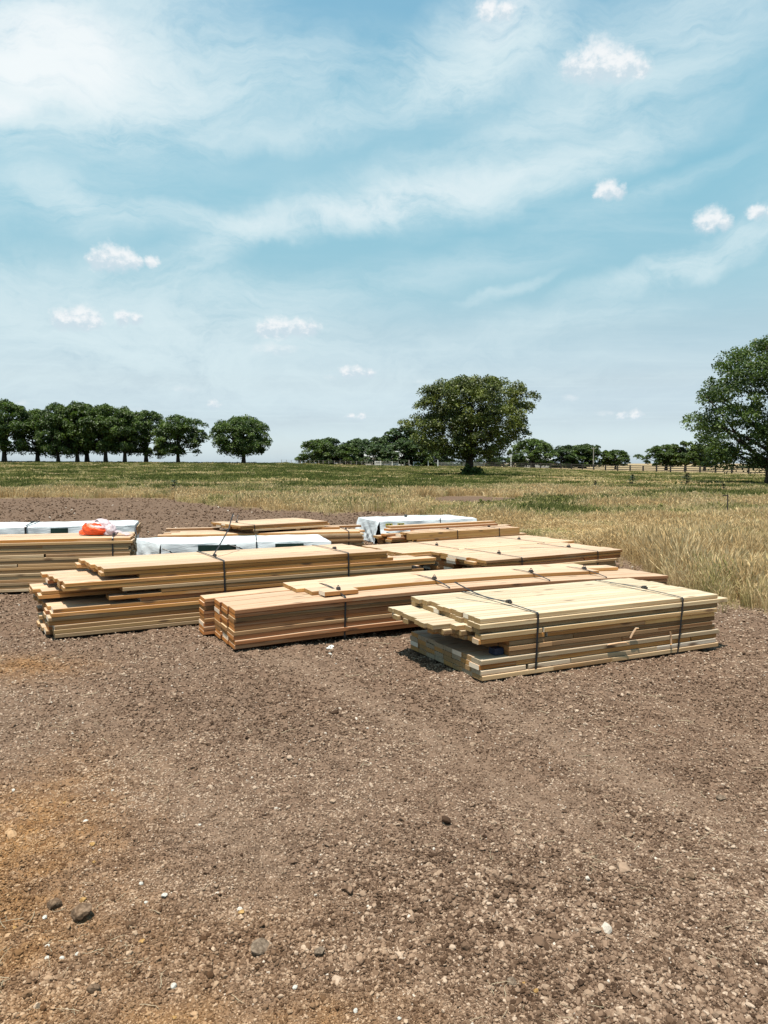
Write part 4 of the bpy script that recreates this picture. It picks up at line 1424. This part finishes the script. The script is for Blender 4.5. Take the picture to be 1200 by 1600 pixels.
c1 += [C(12, w4, [.0, .02, .0, .015, .0, .01, .02, 0, .01, 0, .02, .0], [2.56, 2.5, 2.44, 2.46, 2.44, 2.4, 2.44, 2.4, 2.44, 2.42, 2.4, 2.4], mat=['fresh'], jx=.02, y0=-.006),
       C(12, w4, [0.0, .012, .0, .01, .0, .02, -.01, .02, .0, -.03, .0, .0], 2.44, mat=['fresh'], jx=.016, y0=0.0)]
P1, zt1 = stack((.705, 5.53), 26.0, 'pale yellow board stack nearest the camera, its middle courses jutting out on the left', c1, z0=.014)
strap(P1, .50, -.016, 1.075, zt1, lean=-.02, clasp_y=.36, bulge=.012,
      tail=([(.50, .38, zt1 + .03), (.42, .52, zt1 + .035), (.36, .66, zt1 + .07), (.30, .80, zt1 + .12), (.285, .84, zt1 + .135)], 1.0))
strap(P1, 2.00, -.016, 1.075, zt1, lean=-.05, clasp_y=.42, bulge=.010, tail=([(2.0, .46, zt1 + .03), (1.97, .62, zt1 + .028), (1.95, .8, zt1 + .02)], .9))
link('board', board_mesh(.08, .08, .05, 'blue'), P1).location = (.165, .06, .168)
for i, (x, z, ry, L) in enumerate([(1.42, .19, -1.05, .10), (1.86, .20, 1.5, .11), (1.18, .16, -.05, .20)]):
    m_ = MB()
    m_.tube([(0, 0, 0), (L * .5, -.006, 0.002), (L * .92, -.01, -.004), (L, -.02, -.022)], [.009, .010, .009, .007], 5, flat=.5)
    o = m_.obj('wood_strip', M['pink'], P1)
    o.location = (x, -.022, z); o.rotation_euler = (0, ry, 0)

# 2 -- long stack in the middle
PR.seed(22)
w10 = .216
c2 = []
edge_m = [['red'], ['red'], ['red', 'brown'], ['brown'], ['red'], ['red'], ['red', 'brown'], ['red'], ['red']]
for i in range(9):
    xs = [0.0 + (0.0 if i % 3 else .0), -.005, .0, .02]
    c2.append(C(4, w10, xs, 4.88, mat=edge_m[i], jx=.005, jy=.006, sp=.001, jy1=.003, split=0, gap_after={2: .035}))
for i in range(9): c2[i]['x'] = [0, -.008, -.025, -.115]
c2.append(C(3, w10, [.78, .70, .72], [3.35, 3.9, 3.6], y0=.27, mat=['pink'], jx=.01))
P2, zt2 = stack((-1.28, 6.48), 24.6, 'long reddish brown stack in the middle with a raised second row of boards on top', c2, z0=.012, bow=.046, L0=4.88)
o = link('board', board_mesh(.34, .14, TH, 'pink'), P2); o.location = (.86, .10, zt2 - TH + .038); o.rotation_euler = (0, 0, .05)
bz = lambda x: .046 * 4 * (x / 4.88) * (1 - x / 4.88)
for x, cy, kd in ((1.02, .17, 1), (2.10, .30, 1), (3.28, .32, 1), (4.02, .36, 1)):
    strap(P2, x, -.006, .90, zt2 - .036 + (0.0), bow_z=bz(x), lean=-.01, clasp_y=cy, bulge=.040, kind=kd, zlow=bz(x) * .6)
strapt = [(1.02, .2, zt2 + .04 + bz(1)), (.96, .36, zt2 + .07 + bz(1)), (.88, .55, zt2 + .15 + bz(1)), (.84, .62, zt2 + .19 + bz(1))]

# 3 -- stepped stack on the left
PR.seed(33)
w8 = .190
m3 = ['pink', 'pink', 'red', 'tan']
c3 = [C(5, w8, [0.042, -0.006, -0.018, -0.018, -0.024], 3.66, mat=['red', 'tan', 'brown'], jx=.02, jy=.006),
      C(5, w8, [0.042, 0.006, -0.012, -0.03, -0.024], 3.66, mat=['red', 'tan', 'brown'], jx=.018, jy=.006),
      C(5, w8, [0.048, -0.006, 0.0, -0.03, -0.012], 3.66, mat=['pink', 'tan'], jx=.018, jy=.006),
      C(5, w8, [0.0, 0.012, -0.012, -0.0, -0.024], 3.66, mat=['pink', 'pink', 'red'], jx=.018, jy=.008),
      C(5, w8, [0.0, -0.006, 0.018, -0.018, -0.012], 3.66, mat=['red', 'tan', 'brown'], jx=.02, jy=.006),
      C(5, w8, [-0.012, -0.024, 0.012, -0.018, -0.006], 3.66, mat=['pink', 'pink', 'red'], jx=.02, jy=.010),
      C(5, w8, [0.012, -0.006, -0.042, -0.042, -0.06], 3.66, mat=['pink'], jx=.015),
      C(4, .2, [0.86, 0.983, 0.867, 0.65], [2.9, 2.8, 2.8, 2.9], mat=['red', 'pink'], jx=.03),
      C(5, w8, [0.5, 0.735, -0.07, -0.095, -0.12], [3.4, 3.1, 3.9, 3.9, 3.9], mat=['pink'], jx=.02),
      C(5, w8, [1.0, 0.835, -0.05, -0.125, -0.11], [3.0, 3.2, 3.9, 3.9, 3.9], mat=['pink', 'pink', 'red'], jx=.015),
      C(4, .22, [0.62, 0.583, 0.517, 0.45], [3.2, 3.2, 3.3, 3.3], mat=['tan', 'red'], jx=.02),
      C(5, w8, [0.11, 0.115, 0.17, 0.015, 0.04], [4.05, 3.9, 3.7, 3.8, 3.8], mat=['pink', 'pink', 'red'], jx=.014),
      C(5, w8, [0.12, 0.105, 0.07, 0.045, 0.01], [4.05, 3.9, 3.7, 3.8, 3.8], mat=['pink'], jx=.008),
      C(5, w8, [0.8, 0.738, 0.635, 0.513, 0.55], [2.8, 2.8, 2.9, 2.9, 2.9], mat=['red', 'pink'], jx=.02),
      C(5, w8, [0.47, 0.487, 0.445, 0.402, 0.35], [3.08, 3.05, 3.05, 3.05, 3.05], mat=['pink'], jx=.012),
      C(5, w8, [0.46, 0.448, 0.415, 0.402, 0.37], [3.05, 3.05, 3.05, 3.05, 3.05], mat=['pink'], jx=.008)]
P3, zt3 = stack((-3.04, 6.93), 29.0, 'stepped orange and cream stack on the left with uneven layers jutting out', c3, z0=.008)
strap(P3, 1.62, -.014, .955, zt3, lean=.012, clasp_y=.30, bulge=.006,
      tail=([(1.60, .30, zt3 + .02), (1.70, .42, zt3 + .10), (1.84, .60, zt3 + .22), (1.90, .70, zt3 + .26), (1.95, .76, zt3 + .36), (2.00, .84, zt3 + .42)], .8))
strap(P3, 3.02, -.014, .955, zt3, lean=.0, clasp_y=.34, bulge=.006)

# 4 -- tall pale stack cut by the left frame edge
PR.seed(44)
wv4 = .14
c4 = [C(6, wv4, 0.0, 4.88, mat=['tan'], split=6, jx=.008, jy=.003, jy1=.001, skip=(2, 3)) for _ in range(16)]
c4.append(C(6, wv4, 0.0, 4.88, mat=['pink'], jx=.008, jy=.003))
P4, zt4 = stack((-7.97, 8.58), 14.3, 'tall pale stack of narrow boards cut off by the left frame edge', c4, z0=.012, L0=4.88)
strap(P4, 4.66, -.008, .85, zt4, clasp_y=.22, bulge=.01, kind=1)

# 7 -- long flat stack behind the middle wrapped bundle, and the thin one lying on it
PR.seed(77)
m7 = ['pink', 'tan']
w7 = .185
c7 = [C(6, w7, [.3, .3, .3, .3, .3, .3], [3.42] * 6, mat=['tan', 'brown'], jx=.03, jy=.006, skip=(2, 3)) for _ in range(5)]
c7 += [C(6, w7, [.2, .15, .1, .12, .1, .1], [3.5] * 6, mat=m7, jx=.04, jy=.008, skip=(2,)) for _ in range(2)]
c7.append(C(6, w7, [0, .12, .02, .3, .1, .25], [3.7, 3.6, 3.7, 3.2, 3.4, 3.2], mat=['pink'], jx=.03))
P7, zt7 = stack((-4.0, 13.70), 13.0, 'low long stack behind the middle wrapped bundle, its near end facing right', c7, z0=.012)
strap(P7, 3.42, -.01, 1.12, zt7, clasp_y=.30, kind=1, bulge=.01)
for (x, y, L_, r) in ((2.9, .82, .95, .10), (2.55, .62, .8, -.05), (.05, .9, 1.0, .04)):
    o = link('board', board_mesh(L_, .18, TH, 'pink'), P7); o.location = (x, y, zt7 + .001); o.rotation_euler = (0, 0, r)
PR.seed(88)
c8 = [C(6, .19, [.25, .3, .3, .3, .3, .25], 1.55, mat=['tan'], jx=.02, skip=(3,)), C(6, .2, [.02, 0, 0, .02, 0, .04], 1.9, mat=['pink'], jx=.012), C(6, .2, 0.0, 1.9, mat=['pink'], jx=.008)]
P8, zt8 = stack((-2.60, 13.88, zt7), 38.0, 'small thin board bundle lying on top of the low long stack', c8, z0=.040)
strap(P8, .28, -.006, 1.2, zt8, zlow=.035, clasp_y=.7, wd=.015, tail=([(.28, .7, zt8 + .02), (.34, .78, zt8 + .10), (.42, .9, zt8 + .13)], .7))
mbk = MB()
for x in (.3, 1.2): mbk.box(x, x + .09, .05, 1.1, 0.001, .039)
mbk.obj('spacer_block', M['tan'], P8)

# 10 -- beam stack in front of the far wrapped bundle
PR.seed(99)
c10 = [C(5, .18, [.1, .1, .1, .0, -.05], 2.5, mat=['red', 'brown'], jx=.06, jy=.01) for _ in range(6)]
c10 += [C(5, .18, [.05, -.30, -.2, -.15, -.1], [2.5, 2.7, 2.5, 2.5, 2.5], mat=['red', 'pink'], jx=.05)]
c10 += [C(1, .09, 0.0, 2.48, th=.118, mat='pink', jx=0)]
P10, z10 = stack((.44, 13.19), 31.0, 'orange beam stack with loose boards in front of the far wrapped bundle', c10, z0=.012)
for (x, y, z, L_, r, m_) in ((-.25, .16, z10 - .118, 2.2, .02, 'red'), (-.12, .36, z10 - .118, 2.5, -.01, 'red'), (-.30, .56, z10 - .118, 2.5, .015, 'pink'), (-.05, .20, z10 - .078, 2.4, .015, 'pink'),
                             (-.22, .42, z10 - .078, 2.6, .0, 'red'), (.0, .13, z10 - .038, 2.45, -.004, 'pink'), (.35, .34, z10 - .038, 2.2, .02, 'red'), (1.5, .55, z10 - .038, 1.2, -.03, 'red'),
                             (-.10, .52, z10 + .001, 2.5, .012, 'red'), (.1, .71, z10 + .001, 2.3, -.012, 'pink'), (.0, .62, z10 + .040, 2.4, .005, 'pink')):
    o = link('board', board_mesh(L_, .17, TH, m_), P10); o.location = (x, y, z + .001); o.rotation_euler = (0, 0, r)
strap(P10, 1.02, -.006, .92, z10, clasp_y=.3, wd=.014)
strap(P10, 1.98, -.006, .92, z10, clasp_y=.3, wd=.014)

# 11 and 12 -- two flat topped stacks right of the centre
PR.seed(111)
w11 = .20
c11 = [C(6, w11, [.62] * 6, 2.7, mat=['grey', 'brown'], jx=.02, jy=.006, skip=(3,)) for _ in range(4)]
c11 += [C(6, w11, [.70] * 6, 2.6, mat=['tan', 'brown'], jx=.02, skip=(3,)) for _ in range(2)]
c11 += [C(6, w11, [.0, -.03, .02, .0, .03, -.02], 3.40, mat=['pink', 'tan'], jx=.02), C(6, w11, [.0, .02, -.03, .03, 0, .02], 3.42, mat=['pink'], jx=.02)]
P11, zt11 = stack((.28, 10.95), 31.8, 'flat stack right of the centre whose top boards jut far out to the left', c11, z0=.012)
strap(P11, .98, -.006, 1.2, zt11, clasp_y=.55, kind=1, wd=.015)
strap(P11, 2.72, -.006, 1.2, zt11, clasp_y=.6, kind=1, wd=.015)
PR.seed(122)
c12 = [C(6, w11, [.22] * 6, 2.1, mat=['brown', 'tan'], jx=.03, jy=.007, split=2, skip=(3,)) for _ in range(4)]
c12 += [C(6, w11, [.15, .1, .1, .1, .1, .1], 2.2, mat=['tan', 'brown'], jx=.03, jy=.009, split=2, skip=(3,)) for _ in range(3)]
c12 += [C(6, w11, [.20, .0, .05, .0, .1, .0], 2.28, mat=['red', 'tan'], jx=.03, split=1), C(6, w11, [.02, -.02, .01, -.02, .02, 0], 2.40, mat=['pink'], jx=.015), C(6, w11, [.0, .02, -.01, .0, .02, -.01], 2.44, mat=['pink'], jx=.02)]
P12, zt12 = stack((1.27, 9.50), 31.2, 'flat stack right of the centre with its tan top nearest the straw grass', c12, z0=.012)
strap(P12, .58, -.006, 1.2, zt12, clasp_y=.45, kind=1, wd=.016)
strap(P12, 1.95, -.006, 1.2, zt12, clasp_y=.55, kind=1, wd=.016, tail=([(1.95, .58, zt12 + .01), (1.6, .75, zt12 + .006), (1.3, .86, zt12 + .006)], .8, 1))

# loose boards on the ground between the stacks
LB = 'loose boards on the ground between the stacks'
for (x, y, z, L_, w_, rz, rx, m_, lab) in (
        (.52, 9.12, .0, 1.1, .19, .42, 0, 'tan', 'lowest loose board lying on the ground between the left and right stacks'),
        (.60, 9.16, .039, .95, .19, .36, 0, 'red', 'middle loose board of the small heap between the stacks'),
        (.50, 9.24, .078, .85, .14, .50, 0, 'pink', 'top loose board of the small heap between the stacks'),
        (.78, 9.62, .117, .78, .10, -.62, .0, 'pink', 'short loose board lying crosswise toward the tan topped stack'),
        (.62, 9.32, .078, 1.0, .10, .25, 0, 'pink', 'narrow loose board beside the top one of the small heap')):
    o = link('loose_board', board_mesh(L_, w_, TH, m_))
    o.location = (x, y, z + .012); o.rotation_euler = (rx, 0, rz)
    tag(o, lab, 'board', LB)

# ------------------------------------------------------------ wrapped bundles
def wrap_mat():
    m_, t = new_mat('white_wrap')
    co = t.n('ShaderNodeTexCoord').outputs['Object']
    n1 = t.noise(t.mapping(co, rot=(0, .7, 0), scale=(3, 2, 9)), 1.0, 5, 0.6, 1.0)
    n2 = t.noise(co, 2.5, 4, 0.6)
    c = t.mix(t.mr(n2, 0.35, 0.7, 0, 0.5), (0.55, 0.57, 0.59), (0.40, 0.43, 0.46))
    bp = t.n('ShaderNodeBump', {'Strength': 0.7, 'Distance': 0.016, 'Height': n1})
    b = t.n('ShaderNodeBsdfPrincipled', {'Base Color': c, 'Roughness': 0.38, 'Specular IOR Level': 0.5, 'Normal': bp})
    finish(t, b)
    return m_


M['wrap'] = wrap_mat()
M['print_green'] = simple_mat('dark_green_sheet', (0.012, 0.035, 0.028), 0.4, 0.3, 6)
M['print_yellow'] = simple_mat('printed_yellow', (0.62, 0.52, 0.06), 0.45, 0.15, 6)


def wrapped(quad, h, label, flare=0.03, seed=1, sag=0.012, left_open=False):
    "quad: ground corners near-left, near-right, far-right, far-left; a sheet drapes over the top and hangs down the four sides"
    q = [Vector((*p, 0)) for p in quad]
    o0 = q[0].copy()
    ang = math.atan2(q[1].y - q[0].y, q[1].x - q[0].x)
    e = empty('wrapped_bundle', o0, ang)
    tag(e, label, 'wrapped lumber')
    inv = Matrix.Rotation(-ang, 3, 'Z')
    q = [inv @ (p - o0) for p in q]
    cen = (q[0] + q[1] + q[2] + q[3]) / 4
    rg = np.random.default_rng(seed)

    def patch(A, B, nu, nv, fn):
        V_ = []
        for j in range(nv + 1):
            for i in range(nu + 1):
                V_.append(fn(i / nu, j / nv))
        F_ = [(j * (nu + 1) + i, j * (nu + 1) + i + 1, (j + 1) * (nu + 1) + i + 1, (j + 1) * (nu + 1) + i) for j in range(nv) for i in range(nu)]
        return V_, F_
    mb = MB()
    def nz_(a, b, s_): return float(fbm(np.array([a]), np.array([b]), 4, seed * 10 + s_)[0]) - 0.5
    r0 = 0.03

    def top(u, v):
        p = (q[0] * (1 - u) + q[1] * u) * (1 - v) + (q[3] * (1 - u) + q[2] * u) * v
        ed = min(u, 1 - u, v, 1 - v)
        L = (q[1] - q[0]).length
        z = h + nz_(p.x * 2.2, p.y * 2.2, 1) * 0.035 + nz_(p.x * 7, p.y * 3, 2) * 0.012 - sag * (1 - min(1, min(u * L, (1 - u) * L, v, 1 - v) / .06)) ** 2
        return (p.x, p.y, z)
    v_, f_ = patch(0, 0, 60, 22, top); mb.add(v_, f_)
    for s_ in range(4):
        A, B = q[s_], q[(s_ + 1) % 4]
        L = (B - A).length
        nrm = Vector(((B - A).y, -(B - A).x, 0)).normalized()
        nu, nv = max(14, int(L / .045)), 12

        def side(u, v, A=A, B=B, L=L, nrm=nrm, s_=s_):
            p = A.lerp(B, u)
            z = (h - sag) * (1 - v)
            # diagonal pulled folds that start at the straps and the corners
            f = nz_((u * L) * 3.0 + v * h * 5.0, v * 0.8 + s_, 4) + 0.6 * nz_((u * L) * 8 - v * h * 9, v * 1.5, 5)
            amp = 0.13 * v ** 0.6 + .004
            cornr = math.exp(-(min(u, 1 - u) * L / .18) ** 2)
            out = f * amp + flare * v * (0.4 + cornr)
            tz = top({0: u, 1: 1, 2: 1 - u, 3: 0}[s_], {0: 0, 1: u, 2: 1, 3: 1 - u}[s_])
            if v == 0: return tz
            return (p.x + nrm.x * (out + .004), p.y + nrm.y * (out + .004), tz[2] * (1 - v) + 0.006 * v)
        v_, f_ = patch(0, 0, nu, nv, side)
        f_ = [f[::-1] for f in f_] if False else f_
        mb.add(v_, f_)
    mb.obj('wrap', M['wrap'], e, smooth=True)
    return e, q


def sheet_patch(e, x0, x1, z0, z1, mat, name, y=-.075, arch=False, curve=0.0):
    mb = MB()
    if arch:
        n = 10
        vs = []
        for i in range(n + 1):
            a = math.pi * i / n
            cx, rx = (x0 + x1) / 2, (x1 - x0) / 2
            vs.append((cx - rx * math.cos(a), y, z0 + (z1 - z0) * math.sin(a)))
        vs2 = [(p[0], p[1] + .006, p[2]) for p in vs]
        mb.add(vs + vs2, [tuple(range(n + 1)), tuple(range(2 * n + 1, n, -1))] + [(i, i + n + 1, i + n + 2, i + 1) for i in range(n)])
    else:
        mb.box(x0, x1, y, y + .006, z0, z1)
    return mb.obj(name, mat, e)


# 6 -- middle wrapped bundle
P6, q6 = wrapped([(-3.08, 10.56), (-.76, 10.97), (-1.02, 11.95), (-3.72, 11.28)], .50, 'silvery wrapped bundle between the left stack and the low long stack', .05, 6)
sheet_patch(P6, .50, 1.02, .30, .468, M['print_green'], 'dark_panel', -.072)  # dark green panels set on the front of the wrap
sheet_patch(P6, 1.56, 1.96, .31, .470, M['print_green'], 'dark_panel', -.072)
sheet_patch(P6, 1.78, 2.16, .20, .44, M['tan'], 'torn_opening', -.058, arch=True)
sheet_patch(P6, .70, 1.06, .20, .42, M['tan'], 'torn_opening', -.058, arch=True)
mb = MB(); mb.tube([(.02, -.06, .43), (.12, -.085, .40), (.22, -.09, .30), (.26, -.09, .22)], .009, 5); mb.obj('strap', M['strap'], P6)
mb = MB(); mb.tube([(.90, -.06, .47), (1.06, -.085, .43), (1.18, -.09, .36), (1.24, -.09, .28)], .009, 5); mb.obj('strap', M['strap'], P6)
strap(P6, 1.30, -.03, .95, .51, wd=.015, bulge=.012, clasp_y=None, zlow=.0)
# 5 -- wrapped bundle behind the tall pale stack
P5, q5 = wrapped([(-8.80, 11.27), (-4.07, 12.49), (-4.36, 13.60), (-9.05, 12.36)], .60, 'white wrapped bundle behind the tall pale stack at the left edge', .02, 5)
strap(P5, 3.25, -.03, 1.12, .61, wd=.03, bulge=.012, clasp_y=.55)
strap(P5, 2.10, -.03, 1.12, .61, wd=.03, bulge=.012)
sheet_patch(P5, 3.62, 3.88, .47, .575, M['print_green'], 'torn_opening', -.06)  # dark sheet, the shade inside the opening put into its colour
m_ = MB().box(0, .012, .12, 1.0, .42, .56); o = m_.obj('board_ends', M['brown'], P5); o.location = (4.915, 0, 0)
# 9 -- wrapped bundle at the far right of the yard
P9, q9 = wrapped([(-.09, 15.23), (1.95, 16.14), (1.45, 17.25), (-.55, 16.42)], .455, 'white wrapped bundle with yellow printed marks at the far side of the yard', .09, 9)
for x0 in (.10, .36):
    pp = sheet_patch(P9, x0, x0 + .15, .335, .405, M['print_yellow'], 'printed_mark', -.078)
    mb = MB()
    for dx in (.03, .085): mb.box(x0 + dx, x0 + dx + .03, -.083, -.0785, .348, .392)
    mb.obj('printed_letter', M['print_green'], pp)
strap(P9, 1.35, -.04, 1.15, .468, wd=.018, bulge=.012)
mb = MB(); mb.box(.92, .96, .72, .78, .462, .515); mb.obj('buckle', M['steel'], P9)

# ------------------------------------------------------------ plastic bag on the tall stack
def bag():
    x, y = -3.80, 10.08
    e = empty('plastic_bag', (x, y, .665))
    e.scale = (.84, .80, .80)
    tag(e, 'orange and translucent white plastic bag lying on the tall pale stack', 'plastic bag')
    tm, t = new_mat('bag_white')
    n = t.noise(t.n('ShaderNodeTexCoord').outputs['Object'], 14, 5, .6)
    b = t.n('ShaderNodeBsdfPrincipled', {'Base Color': (0.66, 0.58, 0.61, 1), 'Roughness': .3, 'Normal': t.n('ShaderNodeBump', {'Strength': .9, 'Distance': .02, 'Height': n})})
    tr = t.n('ShaderNodeBsdfTranslucent', {0: (0.85, 0.72, 0.75, 1)})
    finish(t, t.n('ShaderNodeMixShader', {0: .45, 1: b, 2: tr}))
    om, t = new_mat('bag_orange')
    n = t.noise(t.n('ShaderNodeTexCoord').outputs['Object'], 16, 5, .6)
    b = t.n('ShaderNodeBsdfPrincipled', {'Base Color': (0.75, 0.075, 0.010, 1), 'Roughness': .35, 'Normal': t.n('ShaderNodeBump', {'Strength': .9, 'Distance': .02, 'Height': n})})
    finish(t, b)

    def blob(nm, mat, sx_, sy_, sz_, ox, oy, oz, zmin, zmax, seed, parent):
        bm = bmesh.new()
        bmesh.ops.create_icosphere(bm, subdivisions=4, radius=1)
        for v in bm.verts:
            p = v.co.copy()
            f = float(fbm(np.array([p.x * 2.3 + p.z * 3 + 9]), np.array([p.y * 2.3 - p.z * 2 + 5]), 4, seed)[0]) - .5
            p *= 1 + f * .55
            v.co = Vector((p.x * sx_ + ox, p.y * sy_ + oy, max(0.004, p.z * sz_ + oz)))
        geom = [v for v in bm.verts if not (zmin - 1e-6 <= v.co.z <= zmax)]
        bmesh.ops.delete(bm, geom=geom, context='VERTS')
        me = bpy.data.meshes.new(nm); bm.to_mesh(me); bm.free()
        for p in me.polygons: p.use_smooth = True
        me.materials.append(mat)
        return link(nm, me, parent)
    blob('body', om, .225, .17, .17, 0, 0, .085, 0, .20, 3, e)
    blob('upper_fold', tm, .19, .16, .13, .06, .03, .115, .10, .5, 4, e)
    blob('loose_end', tm, .10, .10, .13, .24, -.02, .06, 0, .3, 6, e)
    mb = MB()
    rg = random.Random(3)
    n = 12
    vs = []
    for i in range(n + 1):
        u = i / n
        w_ = .05 + .09 * u
        for j in range(5):
            vs.append((.22 + .34 * u, -.02 + (j / 4 - .5) * 2 * w_ - .04 * u, max(.006, .10 * (1 - u) ** 1.5 + rg.uniform(.002, .022))))
    mb.add(vs, [(i * 5 + j, i * 5 + j + 1, i * 5 + j + 6, i * 5 + j + 5) for i in range(n) for j in range(4)])
    mb.obj('trailing_sheet', tm, e, smooth=True)
    mb = MB(); mb.tube([(.0, -.02, .215), (.05, -.06, .235), (.10, -.07, .20), (.09, -.03, .23)], .009, 5)
    mb.obj('tie', M['strap'], e)


bag()

# ------------------------------------------------------------ single stones and clods that stand out
def stone_mat(name, a, b):
    a, b = tuple(q * .64 for q in a), tuple(q * .64 for q in b)
    m_, t = new_mat(name)
    co = t.n('ShaderNodeTexCoord').outputs['Object']
    n = t.noise(co, 2.2, 5, .65)
    c = t.mix(t.mr(n, .35, .7, 0, 1), a, b)
    bs = t.n('ShaderNodeBsdfPrincipled', {'Base Color': c, 'Roughness': .95, 'Specular IOR Level': .08, 'Normal': t.n('ShaderNodeBump', {'Strength': .6, 'Distance': .006, 'Height': t.noise(co, 6, 4, .7)})})
    finish(t, bs)
    return m_


M['stone_white'] = stone_mat('stone_white', (.60, .56, .50), (.80, .77, .71))
M['stone_orange'] = stone_mat('stone_orange', (.40, .22, .08), (.62, .40, .17))
M['stone_brown'] = stone_mat('clod_brown', (.13, .082, .052), (.30, .205, .14))
M['stone_grey'] = stone_mat('clod_grey', (.13, .092, .066), (.31, .235, .175))


def rock_me(seed, mat, flat=.7):
    me = clod_mesh(seed, 3, flat, .12)
    me.materials.clear(); me.materials.append(M[mat])
    return me


rk = {m_: [rock_me(700 + i * 7 + j, m_) for i in range(3)] for j, m_ in enumerate(('stone_white', 'stone_orange', 'stone_brown', 'stone_grey'))}


def rock(name, u, v, px, m_, label, cat, group=None, i=0):
    x, y = at(u, v, 0)
    z = ground_z(x, y)
    o = link(name, rk[m_][i % 3])
    s_ = px / 1200 * y / 2 * (.78 if m_ == 'stone_white' else 1)
    o.location = (x, y, z + s_ * .35)
    o.scale = (s_, s_, s_)
    o.rotation_euler = (PR.uniform(-.3, .3), PR.uniform(-.3, .3), PR.uniform(0, 6.28))
    tag(o, label, cat, group)


WG = 'small white stones scattered on the bare soil'
for i, (u, v, p) in enumerate([(70, 1430, 10), (221, 1382, 10), (257, 1406, 13), (228, 1412, 9), (74, 1483, 10), (73, 1496, 10), (97, 1496, 10), (121, 1494, 9), (271, 1535, 14),
                               (461, 1541, 11), (556, 1570, 11), (375, 1419, 12), (310, 1466, 10), (20, 1227, 9), (113, 1145, 6), (134, 1283, 11), (223, 1333, 9), (312, 1283, 7),
                               (624, 1580, 9), (205, 1596, 10), (791, 1402, 7), (176, 1235, 6), (516, 1022, 7), (232, 1296, 7)]):
    rock('white_stone', u, v, p, 'stone_white', 'small white stone lying among the brown soil clods', 'stone', WG, i)
OG = 'small orange stones scattered on the bare soil'
for i, (u, v, p) in enumerate([(130, 1405, 13), (378, 1429, 12), (222, 1468, 11), (837, 1541, 9), (272, 1580, 9), (144, 1316, 9), (147, 1343, 6), (818, 1530, 7), (23, 1444, 8), (101, 1249, 7)]):
    rock('orange_stone', u, v, p, 'stone_orange', 'small orange brown stone lying on the bare soil', 'stone', OG, i)
rock('soil_clod', 128, 1430, 34, 'stone_brown', 'largest brown clod of soil near the lower left, casting a dark shadow', 'clod', None, 0)
rock('soil_clod', 405, 1484, 34, 'stone_grey', 'big dark grey clod of soil below the middle, left of centre', 'clod', None, 1)
rock('soil_clod', 85, 1412, 24, 'stone_brown', 'brown clod of soil just upper left of the largest one', 'clod', None, 2)
rock('soil_clod', 500, 1489, 18, 'stone_grey', 'grey rounded clod right of the big dark grey one', 'clod', None, 0)
rock('soil_clod', 1127, 1246, 14, 'stone_grey', 'lone grey clod standing out at the right below the nearest stack', 'clod', None, 1)
rock('soil_clod', 1078, 1371, 18, 'stone_brown', 'brown flat clod in the rough patch on the right', 'clod', None, 2)
rock('soil_clod', 800, 1532, 20, 'stone_grey', 'grey clod beside the small orange stone at the bottom right', 'clod', None, 0)
rock('soil_clod', 146, 1545, 22, 'stone_brown', 'rounded brown clod at the bottom left edge of the picture', 'clod', None, 1)

# crumpled plastic scraps
for (u, v, lab) in ((516, 1012, 'crumpled white paper scrap on the soil before the middle stack'), (1068, 919, 'dark and white litter scrap at the straw grass edge behind the nearest stack')):
    x, y = at(u, v, 0)
    bm = bmesh.new(); bmesh.ops.create_icosphere(bm, subdivisions=2, radius=.03)
    rg = random.Random(u)
    for w_ in bm.verts: w_.co *= rg.uniform(.5, 1.4); w_.co.z *= .6
    me = bpy.data.meshes.new('litter_scrap'); bm.to_mesh(me); bm.free()
    me.materials.append(M['white_paint'] if u < 1000 else M['strap'])
    o = link('litter_scrap', me); o.location = (x, y, ground_z(x, y) + .015)
    tag(o, lab, 'scrap')
